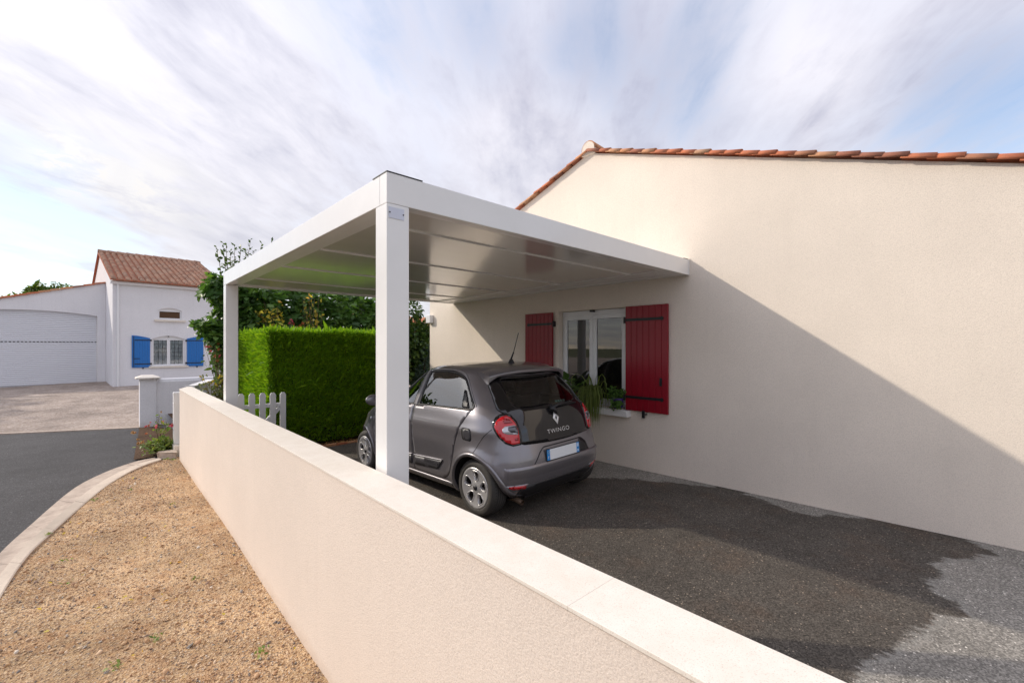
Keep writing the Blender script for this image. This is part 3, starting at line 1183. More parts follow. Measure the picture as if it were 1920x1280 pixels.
        if inner == 1:
            m = MB(o)
            m.box(sx0 - .012, sx0, 2.938, 2.972, 1.235, 1.345)
            m.tube([(sx0 - .03, 2.955, 1.31), (sx0 - .03, 2.955, 1.26)], .007, 8)
            m.build('latch', M['black_iron'], sh, bevel=.003)
        m = MB(o)
        ys = (a + b) / 2 + .02
        m.box(HX - .06, HX + .005, ys - .012, ys + .012, .820, .838)
        m.box(HX - .075, HX - .062, ys - .012, ys + .03, .782, .885)
        m.build('shutter_stop', M['black_iron'], root, bevel=.003)
    m = MB(o)
    m.box(HX - .10, HX - .002, 8.55, 8.72, 2.30, 2.48)
    m.build('wall_box', M['pvc'], root, bevel=.01)


build_house()

# ================================================================== the white house across the road
def build_white_house():
    P0 = (.289, 25.873, 0)
    rot = R(4)
    root = thing('white_house', 'white rendered house with red clay roof and blue shutters across the road', 'house', P0, rot)
    W, D = 4.30, 12.0
    ez, rz = 4.72, 6.70
    h = D / 2
    big = arch_rect(1.36, 2.55, .88, 2.12, .15)
    small = arch_rect(1.57, 2.44, 3.03, 3.45, .12)
    m = MB()
    wall_with_holes(m, [(0, -.6), (W, -.6), (W, ez), (0, ez)], [big, small], 0, .14, 'y')
    m.build('wall', M['white_wall'], root)
    for u in (0, W):
        m = MB()
        poly = [(0.0, -.6), (D, -.6), (D, ez), (h, rz), (0.0, ez)]
        m.add([(u, a, b) for a, b in poly], [(0, 1, 2, 3, 4)])
        m.build('gable', M['white_wall'], root)
    m = MB()
    m.add([(0, D, -.6), (W, D, -.6), (W, D, ez), (0, D, ez)], [(0, 1, 2, 3)])
    m.build('wall', M['white_wall'], root)
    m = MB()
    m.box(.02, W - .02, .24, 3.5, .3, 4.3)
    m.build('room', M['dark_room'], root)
    # roof
    m = MB()
    u0, u1 = -.10, W + .10
    pit = (rz - ez) / h
    for s_ in (0, 1):
        ve, vr = (-.30, h) if s_ == 0 else (D + .3, h)
        m.hexa([(u0, vr, rz + .01), (u1, vr, rz + .01), (u1, ve, ez - .3 * pit + .01), (u0, ve, ez - .3 * pit + .01),
                (u0, vr, rz + .05), (u1, vr, rz + .05), (u1, ve, ez - .3 * pit + .05), (u0, ve, ez - .3 * pit + .05)])
    roof = m.build('roof', M['tile'], root)
    ncol, L = 19, math.hypot(h + .3, (h + .3) * pit)
    nrow = 24
    pitch = (u1 - u0) / ncol
    V, Fc = [], []
    for side in (0, 1):
        for c in range(ncol):
            uc = u0 + (c + .5) * pitch
            for r in range(nrow):
                s0 = L - (r + 1) * L / nrow - .03          # upper end, from the ridge
                s1 = L - r * L / nrow
                b = len(V)
                j = RNG.normal(0, .006)
                for s_, lift, rad in ((s0, .0, .078), (s1, .030, .090)):
                    v_ = (h - s_ / math.hypot(1, pit)) if side == 0 else (h + s_ / math.hypot(1, pit))
                    z_ = rz - s_ * pit / math.hypot(1, pit) + .055 + lift
                    for k in range(6):
                        a = math.pi * k / 5
                        V.append((uc + j + rad * math.cos(a), v_, z_ - .02 + rad * 1.25 * math.sin(a)))
                for k in range(5):
                    Fc.append((b + k, b + k + 1, b + 7 + k, b + 6 + k))
                Fc.append((b + 6, b + 7, b + 10, b + 11))
                Fc.append((b + 7, b + 8, b + 9, b + 10))
    obj('roof_tiles', fast_mesh('roof_tiles', V, Fc, M['tile_islands']), roof, kind='stuff')
    m = MB()
    k = u0
    while k < u1:
        m.tube([(k, h, rz + .07), (min(k + .40, u1), h, rz + .055)], [.14, .125], 10)
        k += .38
    m.build('ridge', M['tile_islands'], roof)
    m = MB()
    m.box(-.08, W + .12, -.14, -.02, ez - .23, ez - .09)
    m.build('gutter', M['zinc'] if False else M['pvc'], root, bevel=.02)
    m = MB()
    m.tube([(.17, -.06, ez - .22), (.17, -.06, -.1)], .045, 10)
    m.build('downpipe', M['pvc'], root)
    # windows
    def window(y0, y1, z0, z1, rise, two, name):
        f = MB()
        e = .05
        f.prism(arch_rect(y0 + .003, y1 - .003, z1 - e, z1 - .002, rise), .085, .13, 'y') if False else None
        f.box(y0, y1, .08, .13, z1 - e, z1 + .004)
        f.box(y0, y1, .08, .13, z0, z0 + e + .02)
        f.box(y0, y0 + e, .08, .13, z0 + e + .02, z1 - e)
        f.box(y1 - e, y1, .08, .13, z0 + e + .02, z1 - e)
        f.prism([(y0, z1 + .005), (y1, z1 + .005)] + [(y1 + (y0 - y1) * t / 10, z1 + .005 + (rise - .005) * (1 - (2 * t / 10 - 1) ** 2)) for t in range(1, 10)], .09, .125, 'y')
        if two:
            ym = (y0 + y1) / 2
            f.box(ym - .06, ym + .06, .07, .128, z0 + e + .02, z1 - e)
        w = f.build('window', M['pvc'], root, bevel=.004)
        segs = ((y0 + e, (y0 + y1) / 2 - .06), ((y0 + y1) / 2 + .06, y1 - e)) if two else ((y0 + e, y1 - e),)
        for a, b in segs:
            g = MB()
            g.add([(a, .10, z0 + e), (b, .10, z0 + e), (b, .10, z1 - e), (a, .10, z1 - e)], [(0, 1, 2, 3)])
            g.build('pane', M['clear_glass'] if two else M['window_glass'], w)
            if two:
                c = MB()                        # net curtain behind the glass
                nx = 24
                for q in range(nx):
                    xa, xb = a + (b - a) * q / nx, a + (b - a) * (q + 1) / nx
                    ya, yb = .142 + .010 * math.sin(q * 1.1), .142 + .010 * math.sin((q + 1) * 1.1)
                    c.add([(xa, ya, z0 + e), (xb, yb, z0 + e), (xb, yb, z1 - e), (xa, ya, z1 - e)], [(0, 1, 2, 3)])
                c.build('curtain', M['net_curtain'], w)
                l = MB()
                for q in range(1, 3):
                    xx = a + (b - a) * (q / 3 + .02)
                    l.box(xx - .006, xx + .006, .108, .118, z0 + e + .02, z1 - e)
                for q in range(1, 6):
                    zz = z0 + e + (z1 - z0 - 2 * e) * q / 6
                    l.box(a, b, .1085, .1165, zz - .006, zz + .006)
                l.build('glazing_bar', simple('glazing_bar', (.08, .085, .10), .5), w)
    m0, t, p = new_mat('net_curtain')
    g = world_pos(t)
    c = ramp(t, noise(t, scaled(t, g, (9, 9, 4)), 2.2, 6, .7), [(.35, (.40, .45, .52)), (.52, (.66, .71, .77)), (.70, (.90, .92, .94))])
    t.links.new(c, p.inputs['Base Color'])
    M['net_curtain'] = m0
    p.inputs['Roughness'].default_value = .9
    window(1.36, 2.55, .88, 2.12, .15, True, 'window')
    window(1.57, 2.44, 3.03, 3.45, .12, False, 'window')
    m = MB()
    m.box(1.22, 2.70, -.07, .13, .79, .875)
    m.build('window_sill', M['coping'], root, bevel=.006)
    m = MB()
    m.box(1.42, 2.60, -.09, .13, 2.93, 3.025)
    m.build('window_sill', M['coping'], root, bevel=.006)
    # blue shutters with arched heads
    blue = M['shutter_blue'] = simple('shutter_blue', (.012, .165, .52), .4)
    for a, b, fall in ((.63, 1.27, -1), (2.64, 3.30, 1)):
        z0 = .83
        def head(x):
            t = abs(x - (a if fall < 0 else b)) / (b - a)
            return 2.27 - .12 * t ** 1.6 if fall < 0 else 2.27 - .12 * t ** 1.6
        nb = 7
        bw = (b - a) / nb
        back = MB()
        back.prism([(a + .004, z0 + .004), (b - .004, z0 + .004)] + [(b - .004 + (a - b + .008) * t / 8, head(b - .004 + (a - b + .008) * t / 8) - .004) for t in range(9)], -.032, -.02, 'y')
        sh = back.build('shutter', blue, root)
        for k in range(nb):
            x0, x1 = a + k * bw + .003, a + (k + 1) * bw - .003
            pl = MB()
            pl.prism([(x0, z0), (x1, z0), (x1, head(x1)), (x0, head(x0))], -.052, -.0325, 'y')
            pl.build('plank', blue, sh)
        for z in (2.06, .99):
            s_ = MB()
            xa, xb = (a + .10, b + .05) if fall < 0 else (a - .05, b - .07)
            s_.box(xa, xb, -.062, -.0525, z - .02, z + .02)
            hx = b + .03 if fall < 0 else a - .03
            s_.box(hx - .025, hx + .025, -.07, .0, z - .04, z + .035)
            s_.build('strap_hinge', M['black_iron'], sh)
        s_ = MB()
        if fall < 0:
            s_.box(a + .055, a + .075, -.066, -.0525, z0 + .02, head(a) - .03)
            s_.box(a + .07, a + .28, -.075, -.063, 1.22, 1.245)
            s_.build('locking_bar', M['black_iron'], sh)
        else:
            s_.box(b - .07, b - .045, -.066, -.0525, 1.17, 1.24)
            s_.build('latch', M['black_iron'], sh)
        s_ = MB()
        s_.box((a + b) / 2 + .05, (a + b) / 2 + .10, -.07, .002, .775, .82)
        s_.build('shutter_stop', M['black_iron'], root)
    m = MB()
    m.box(1.93, 1.97, .0, .07, 2.22, 2.265)
    m.build('latch_bracket', M['black_iron'], root)

    # ---- garage wing, set back
    gr = thing('garage', 'low white garage wing with arched roller door beside the white house', 'garage', P0, rot)
    gv = 3.0
    u0, u1 = -6.6, -.006
    hole = arch_rect(-4.6, -.30, -.4, 3.22, .17, 20)
    m = MB()
    roofz = lambda u: 4.83 + .305 * u
    wall_with_holes(m, [(u0, -.6), (u1, -.6), (u1, roofz(u1)), (u0, roofz(u0))], [hole], gv, gv + .25, 'y')
    m.add([(u0, gv, -.6), (u0, 10, -.6), (u0, 10, roofz(u0)), (u0, gv, roofz(u0))], [(0, 1, 2, 3)])
    m.build('wall', M['white_wall'], gr)
    m = MB()
    m.hexa([(u0 - .2, gv - .02, roofz(u0 - .2) + .004), (u1, gv - .02, roofz(u1) + .004), (u1, 10, roofz(u1) + .004), (u0 - .2, 10, roofz(u0 - .2) + .004),
            (u0 - .2, gv - .02, roofz(u0 - .2) + .03), (u1, gv - .02, roofz(u1) + .03), (u1, 10, roofz(u1) + .03), (u0 - .2, 10, roofz(u0 - .2) + .03)])
    roof = m.build('roof', M['tile'], gr)
    u = u1 - .005
    while u > u0 - .1:
        m = MB()
        ua = max(u - .40, u0 - .2)
        m.hexa([(ua, gv - .09, roofz(ua) + .005), (u, gv - .09, roofz(u) - .012), (u, gv + .10, roofz(u) - .012), (ua, gv + .10, roofz(ua) + .005),
                (ua, gv - .07, roofz(ua) + .085), (u, gv - .07, roofz(u) + .055), (u, gv + .08, roofz(u) + .055), (ua, gv + .08, roofz(ua) + .085)])
        m.build('verge_tile', M['tile'], roof, bevel=.01)
        u -= .36
    # roller door: slats with grooves between
    m = MB()
    zs, zt = .06, 3.42
    ns = 40
    hgt = (zt - zs) / ns
    vs, fs = [], []
    prof = []
    for k in range(ns):
        z = zs + k * hgt
        prof += [(gv + .165, z), (gv + .150, z + .012), (gv + .143, z + hgt * .5), (gv + .150, z + hgt - .012)]
    prof.append((gv + .165, zt))
    for y, z in prof:
        vs += [(-5.29, y, z), (-.31, y, z)]
    fs = [(2 * i, 2 * i + 1, 2 * i + 3, 2 * i + 2) for i in range(len(prof) - 1)]
    m.add(vs, fs)
    door = m.build('roller_door', simple('door_white', (.74, .75, .79), .4), gr)
    m = MB()
    m.box(-5.29, -.31, gv + .12, gv + .17, .0, .058)
    m.build('bottom_rail', simple('door_grey', (.45, .45, .47), .4), door)
    m = MB()
    zc = zs + 23 * hgt - .005
    for k in range(42):
        x = -5.2 + k * .1175
        m.box(x, x + .07, gv + .136, gv + .139, zc - .02, zc + .015)
    m.build('vent_slots', M['dark'], door)


build_white_house()


def build_neighbour_wall():
    root = thing('pillar_wall', 'low white wall ending in a square pillar with pyramid cap by the flower bed', 'wall', (.88, 15.45, -.37))
    o = (.88, 15.45, -.37)
    m = MB(o)
    m.box(.705, 1.05, 15.30, 15.645, -.5, .90)
    pil = m.build('pillar', M['white_wall'], root, bevel=.01)
    m = MB(o)
    a, b, c, d = .62, 1.135, 15.215, 15.73
    m.box(a, b, c, d, .901, .935)
    m.hexa([(a, c, .936), (b, c, .936), (b, d, .936), (a, d, .936), (a + .14, c + .14, .995), (b - .14, c + .14, .995), (b - .14, d - .14, .995), (a + .14, d - .14, .995)])
    m.build('cap', M['coping'], pil, bevel=.004)
    m = MB(o)
    prof = [(15.38, -.5), (15.38, .80), (15.41, .865), (15.475, .895), (15.54, .865), (15.57, .80), (15.57, -.5)]
    m.prism(prof, 1.052, 7.0, 'x')
    m.build('wall', M['white_wall'], root, bevel=.01)


build_neighbour_wall()


def build_far_house():
    root = thing('tiled_house', 'small cream house with a red tiled roof glimpsed behind the trees', 'house', (12, 22, 0))
    o = (12, 22, 0)
    m = MB(o)
    m.box(11.2, 20, 22, 30, -.5, 2.6)
    m.build('wall', M['house_stucco'], root)
    m = MB(o)
    m.hexa([(10.9, 21.6, 2.58), (20, 21.6, 2.58), (20, 26, 3.55), (10.9, 26, 3.55), (10.9, 21.6, 2.66), (20, 21.6, 2.66), (20, 26, 3.63), (10.9, 26, 3.63)])
    roof = m.build('roof', M['tile'], root)
    for k in range(34):
        t = MB(o)
        x = 11.0 + k * .26
        t.tube([(x, 21.5, 2.68), (x, 26.0, 3.68)], [.10, .09], 8)
        t.build('roof_tile_row', M['tile'], roof)
    m = MB(o)
    m.box(11.6, 12.2, 24.9, 25.5, 3.3, 4.2)
    m.build('chimney', M['house_stucco'], root, bevel=.02)


build_far_house()
# ================================================================== the car
def pchip(xs, ys):
    xs, ys = np.array(xs, float), np.array(ys, float)
    h = np.diff(xs)
    d = np.diff(ys) / h
    m = np.zeros(len(xs))
    for i in range(1, len(xs) - 1):
        if d[i - 1] * d[i] > 0:
            w1, w2 = 2 * h[i] + h[i - 1], h[i] + 2 * h[i - 1]
            m[i] = (w1 + w2) / (w1 / d[i - 1] + w2 / d[i])
    m[0], m[-1] = d[0], d[-1]

    def f(x):
        x = np.asarray(x, float)
        i = np.clip(np.searchsorted(xs, x, side='right') - 1, 0, len(xs) - 2)
        t = (x - xs[i]) / h[i]
        return ((1 + 2 * t) * (1 - t) ** 2 * ys[i] + t * (1 - t) ** 2 * h[i] * m[i] + t * t * (3 - 2 * t) * ys[i + 1] + t * t * (t - 1) * h[i] * m[i + 1])
    return f


#         z     rear x  front x  half width  rear corner length
CAR_T = [(.185, -.340, 2.96, .740, .42),
         (.25, -.415, 3.03, .780, .44),
         (.34, -.465, 3.08, .815, .45),
         (.46, -.485, 3.10, .828, .46),
         (.58, -.478, 3.10, .830, .48),
         (.68, -.456, 3.08, .830, .50),
         (.76, -.432, 3.03, .829, .50),
         (.84, -.412, 2.95, .827, .50),
         (.92, -.392, 2.80, .821, .50),
         (.99, -.362, 2.58, .810, .50),
         (1.045, -.330, 2.36, .795, .50),
         (1.09, -.296, 2.24, .778, .50),
         (1.16, -.238, 2.09, .752, .49),
         (1.245, -.170, 1.93, .720, .48),
         (1.335, -.092, 1.76, .686, .47),
         (1.415, -.020, 1.60, .655, .46),
         (1.475, .030, 1.47, .628, .45),
         (1.515, .085, 1.34, .590, .44),
         (1.540, .170, 1.22, .535, .42),
         (1.556, .290, 1.08, .440, .36),
         (1.565, .430, .95, .320, .25)]
_ct = np.array(CAR_T)
_k = np.r_[0, np.cumsum(np.hypot(np.diff(_ct[:, 0]), np.diff(_ct[:, 3])) + .25 * np.abs(np.diff(_ct[:, 2])))]
c_z, c_xr, c_xf, c_w, c_lr = (pchip(_k, _ct[:, i]) for i in range(5))
_kd = np.linspace(0, _k[-1], 4000)
_zd = c_z(_kd)
PE, QE = 2.6, 4.0             # plan roundness of the rear corners
PF, QF = 2.2, 2.6             # and of the nose
ARCH_R, ARCH_F = .345, .345
WB = 2.492
HUB_Z = .297


def z2k(z):
    return np.interp(z, _zd, _kd)


def bulge(x, z):
    """sculpting of the flanks: hollow lower doors, a shoulder line, flares round the wheels"""
    x, z = np.asarray(x, float), np.asarray(z, float)
    door = 1 / (1 + np.exp(-(x - .45) / .09)) * 1 / (1 + np.exp((x - 2.06) / .09))
    b = -.024 * np.exp(-((z - .47) / .16) ** 2) * door
    b += .010 * np.exp(-((z - .885) / .05) ** 2) * 1 / (1 + np.exp((x - 2.7) / .1))
    b += -.006 * np.exp(-((z - .975) / .035) ** 2) * door
    for cx in (0., WB):
        r = np.hypot(x - cx, z - HUB_Z)
        b += .022 * np.exp(-((r - .355) / .06) ** 2) * (z > .15)
    return b


def side_y(x, z):
    k = z2k(z)
    xr, xf, w, lr = c_xr(k), c_xf(k), c_w(k), c_lr(k)
    lf = np.minimum(1.05, (xf - xr) * .45)
    xs, xe = xr + lr, xf - lf
    y = np.ones_like(np.asarray(x, float) + 0 * k) * w
    a = np.clip((xs - x) / lr, 0, 1)
    y = np.where(x < xs, w * (1 - a ** PE) ** (1 / QE), y)
    a = np.clip((x - xe) / lf, 0, 1)
    y = np.where(x > xe, w * (1 - a ** PF) ** (1 / QF), y)
    return y + bulge(x, z)


def rear_x(y, z):
    k = z2k(z)
    xr, w, lr = c_xr(k), c_w(k), c_lr(k)
    a = np.clip(np.abs(y) / w, 0, .999)
    return xr + lr - lr * (1 - a ** QE) ** (1 / PE)


def front_x(y, z):
    k = z2k(z)
    xr, xf, w = c_xr(k), c_xf(k), c_w(k)
    lf = np.minimum(1.05, (xf - xr) * .45)
    a = np.clip(np.abs(y) / w, 0, .999)
    return xf - lf + lf * (1 - a ** QF) ** (1 / PF)


def map_left(a, b):
    return np.array((a, side_y(a, b), b))


def map_right(a, b):
    return np.array((a, -side_y(a, b), b))


def map_rear(a, b):
    return np.array((rear_x(a, b), a, b))


def map_front(a, b):
    return np.array((front_x(a, b), a, b))


def map_corner(sgn):
    """a = angle round the rear corner in degrees (0 side, 90 rear), b = height"""
    def f(a, b):
        t = R(min(max(a, .0), 90))
        k = z2k(b)
        x = c_xr(k) + c_lr(k) * (1 - math.sin(t) ** (2 / PE))
        y = c_w(k) * math.cos(t) ** (2 / QE)
        return np.array((x, sgn * (y + bulge(x, b) * (1 if t < .9 else 0)), b))
    return f


def dens(poly, step):
    out = []
    for p, q in zip(poly, poly[1:] + poly[:1]):
        n = max(1, int(math.hypot(q[0] - p[0], q[1] - p[1]) / step))
        out += [(p[0] + (q[0] - p[0]) * i / n, p[1] + (q[1] - p[1]) * i / n) for i in range(n)]
    return out


def roundpoly(poly, r, n=5):
    out = []
    m = len(poly)
    for i in range(m):
        p0, p, p1 = (np.array(poly[(i + d) % m], float) for d in (-1, 0, 1))
        a, b = p0 - p, p1 - p
        la, lb = np.hypot(*a), np.hypot(*b)
        rr = r[i] if isinstance(r, (list, tuple)) else r
        ra, rb = min(rr, la * .45), min(rr, lb * .45)
        A, B = p + a / la * ra, p + b / lb * rb
        for k in range(n + 1):
            t = k / n
            out.append(tuple((1 - t) ** 2 * A + 2 * t * (1 - t) * p + t * t * B))
    return out


def in_poly(p, lp):
    c = False
    x, y = p
    for (ax, ay), (bx, by) in zip(lp, lp[1:] + lp[:1]):
        if (ay > y) != (by > y) and x < (bx - ax) * (y - ay) / (by - ay) + ax:
            c = not c
    return c


def offset_pt(fm, a, b, h, out, e):
    p = fm(a, b)
    if abs(h) < 1e-9:
        return p
    du = fm(a + e[0], b) - fm(a - e[0], b)
    dv = fm(a, b + e[1]) - fm(a, b - e[1])
    n = np.cross(du, dv)
    n = n / (np.linalg.norm(n) + 1e-12)
    if n @ out < 0:
        n = -n
    return p + n * h


def patch(mb, poly, fm, h, out, step=.03, skirt=.012, holes=(), scale=(1, 1)):
    """a panel that follows the body: outline poly in the map's own 2-D coordinates, standing h proud of it"""
    sx, sy = scale
    P = [(a / sx, b / sy) for a, b in poly]
    H = [[(a / sx, b / sy) for a, b in q] for q in holes]
    loops = [dens(P, step)] + [dens(q, step) for q in H]
    pts, edges = [], []
    for lp in loops:
        b0 = len(pts)
        pts += [Vector(p) for p in lp]
        edges += [(b0 + i, b0 + (i + 1) % len(lp)) for i in range(len(lp))]
    nb = len(pts)
    xs = [p[0] for p in loops[0]]
    ys = [p[1] for p in loops[0]]
    x = min(xs) + step * .5
    while x < max(xs):
        y = min(ys) + step * .5
        while y < max(ys):
            if in_poly((x, y), loops[0]) and not any(in_poly((x, y), q) for q in loops[1:]):
                if all((x - q.x) ** 2 + (y - q.y) ** 2 > (step * .45) ** 2 for q in pts[:nb]):
                    pts.append(Vector((x, y)))
            y += step
        x += step
    v, e, f, ov, *_ = delaunay_2d_cdt(pts, edges, [], 1, 1e-6)
    fs = []
    for t in f:
        c = sum((v[i] for i in t), Vector((0, 0))) / len(t)
        if in_poly(c, loops[0]) and not any(in_poly(c, q) for q in loops[1:]):
            fs.append(list(t))
    eps = (.004 * 1.0 * (1 if sx == 1 else sx), .004)
    out = np.array(out, float)
    V3 = [offset_pt(fm, p.x * sx, p.y * sy, h, out, eps) for p in v]
    F3 = []
    for t in fs:
        a, b, c = (np.array(V3[i]) for i in t[:3])
        F3.append(tuple(t) if np.cross(b - a, c - a) @ out > 0 else tuple(t[::-1]))
    # skirt
    cnt = {}
    for t in F3:
        for i in range(len(t)):
            a, b = t[i], t[(i + 1) % len(t)]
            cnt[(a, b)] = cnt.get((a, b), 0) + 1
    rim = [k for k in cnt if (k[1], k[0]) not in cnt]
    if skirt:
        idx = {}
        for a, b in rim:
            for q in (a, b):
                if q not in idx:
                    idx[q] = len(V3)
                    V3.append(offset_pt(fm, v[q].x * sx, v[q].y * sy, h - skirt, out, eps))
        for a, b in rim:
            F3.append((b, a, idx[a], idx[b]))
    mb.add([tuple(p) for p in V3], F3)


def ribbon(mb, line, fm, width, h, out, closed=False, step=.02, skirt=.006):
    """a narrow strip along a line in the map's 2-D coordinates"""
    L = dens(line, step) if closed else []
    if not closed:
        for p, q in zip(line[:-1], line[1:]):
            n = max(1, int(math.hypot(q[0] - p[0], q[1] - p[1]) / step))
            L += [(p[0] + (q[0] - p[0]) * i / n, p[1] + (q[1] - p[1]) * i / n) for i in range(n)]
        L.append(line[-1])
    m = len(L)
    vs, fs = [], []
    out = np.array(out, float)
    eps = (.004, .004)
    for i in range(m):
        p = np.array(L[i])
        a = np.array(L[(i - 1) % m] if (closed or i) else L[i])
        b = np.array(L[(i + 1) % m] if (closed or i < m - 1) else L[i])
        d = b - a
        d = d / (np.hypot(*d) + 1e-9)
        nrm = np.array((-d[1], d[0])) * width / 2
        for q, hh in ((p + nrm, h - skirt), (p + nrm, h), (p - nrm, h), (p - nrm, h - skirt)):
            vs.append(tuple(offset_pt(fm, q[0], q[1], hh, out, eps)))
    for i in range(m if closed else m - 1):
        j = (i + 1) % m
        for k in range(3):
            fs.append((i * 4 + k, i * 4 + k + 1, j * 4 + k + 1, j * 4 + k))
    mb.add(vs, fs)


def paint_mat():
    m, t, p = new_mat('car_paint_grey')
    n = noise(t, N(t, 'ShaderNodeTexCoord').outputs['Object'], 1800, 1, .5)
    c = ramp(t, n, [(.35, (.205, .192, .208)), (.65, (.275, .260, .274))])
    t.links.new(c, p.inputs['Base Color'])
    p.inputs['Metallic'].default_value = .65
    p.inputs['Roughness'].default_value = .33
    p.inputs['Coat Weight'].default_value = 1.0
    p.inputs['Coat Roughness'].default_value = .03
    return m


M['paint'] = paint_mat()
M['gloss_black'] = simple('gloss_black', (.010, .009, .010), .06, coat=.5)
M['satin_black'] = simple('satin_black', (.016, .015, .017), .42)
M['trim_grey'] = simple('trim_grey', (.055, .053, .058), .35)
M['pillar_grey'] = simple('pillar_grey', (.20, .19, .20), .4)
M['seam'] = simple('seam', (.004, .004, .004), .9)
M['chrome'] = simple('chrome', (.75, .73, .70), .10, 1.0)
M['letter'] = simple('bright_lettering', (.72, .70, .68), .25, .35)
M['silver'] = simple('alloy_silver', (.56, .55, .55), .33, .55, coat=.4)
M['rim_dark'] = simple('rim_dark', (.035, .03, .03), .6)
M['brake'] = simple('brake_disc', (.28, .20, .16), .45, .6)
M['red_lens'] = simple('red_lens', (.62, .010, .018), .12, coat=1.)
M['red_dark'] = simple('red_lens_dark', (.30, .006, .012), .15, coat=1.)
M['clear_lens'] = simple('clear_lens', (.62, .62, .66), .10, .35, coat=1.)
M['smoke_lens'] = simple('smoke_lens', (.10, .10, .12), .12, .3, coat=1.)
M['plate'] = simple('plate_white_reflective', (.80, .82, .84), .35)
M['plate_blue'] = simple('plate_blue', (.02, .24, .62), .35)
M['seat'] = simple('seat_cloth', (.022, .022, .024), .85)
M['liner'] = simple('headliner', (.035, .033, .032), .9)
M['dash'] = simple('dash_plastic', (.03, .03, .032), .6)
M['tail_pipe'] = simple('tail_pipe', (.35, .25, .18), .4, .8)


def tyre_mat():
    m, t, p = new_mat('tyre_rubber')
    c = ramp(t, noise(t, N(t, 'ShaderNodeTexCoord').outputs['Object'], 9, 5, .6), [(.3, (.035, .032, .029)), (.7, (.06, .054, .047))])
    t.links.new(c, p.inputs['Base Color'])
    p.inputs['Roughness'].default_value = .75
    return m


M['tyre'] = tyre_mat()

# window outlines on the flank, (x, z)
WIN_R = roundpoly([(1.070, 1.080), (1.045, 1.474), (.62, 1.488), (.33, 1.432), (.045, 1.122), (.075, 1.098)], [.02, .03, .12, .10, .04, .02])
WIN_F = roundpoly([(2.13, 1.066), (1.56, 1.452), (1.160, 1.476), (1.182, 1.078)], [.04, .10, .03, .02])
WIN_REAR = roundpoly([(-.485, 1.105), (.485, 1.105), (.455, 1.40), (-.455, 1.40)], [.10, .10, .05, .05])
WIN_FRONT = roundpoly([(-.66, 1.10), (.66, 1.10), (.545, 1.47), (-.545, 1.47)], .05)


def text_mesh(body, size, extrude):
    cu = bpy.data.curves.new('text', 'FONT')
    cu.body = body
    cu.size = size
    cu.extrude = extrude
    cu.align_x = 'CENTER'
    cu.align_y = 'CENTER'
    cu.space_character = 1.15
    o = bpy.data.objects.new('text', cu)
    COL.objects.link(o)
    dg = bpy.context.evaluated_depsgraph_get()
    dg.update()
    me = bpy.data.meshes.new_from_object(o.evaluated_get(dg))
    v = np.array([p.co[:] for p in me.vertices])
    f = [tuple(p.vertices) for p in me.polygons]
    bpy.data.objects.remove(o)
    bpy.data.curves.remove(cu)
    bpy.data.meshes.remove(me)
    return v, f


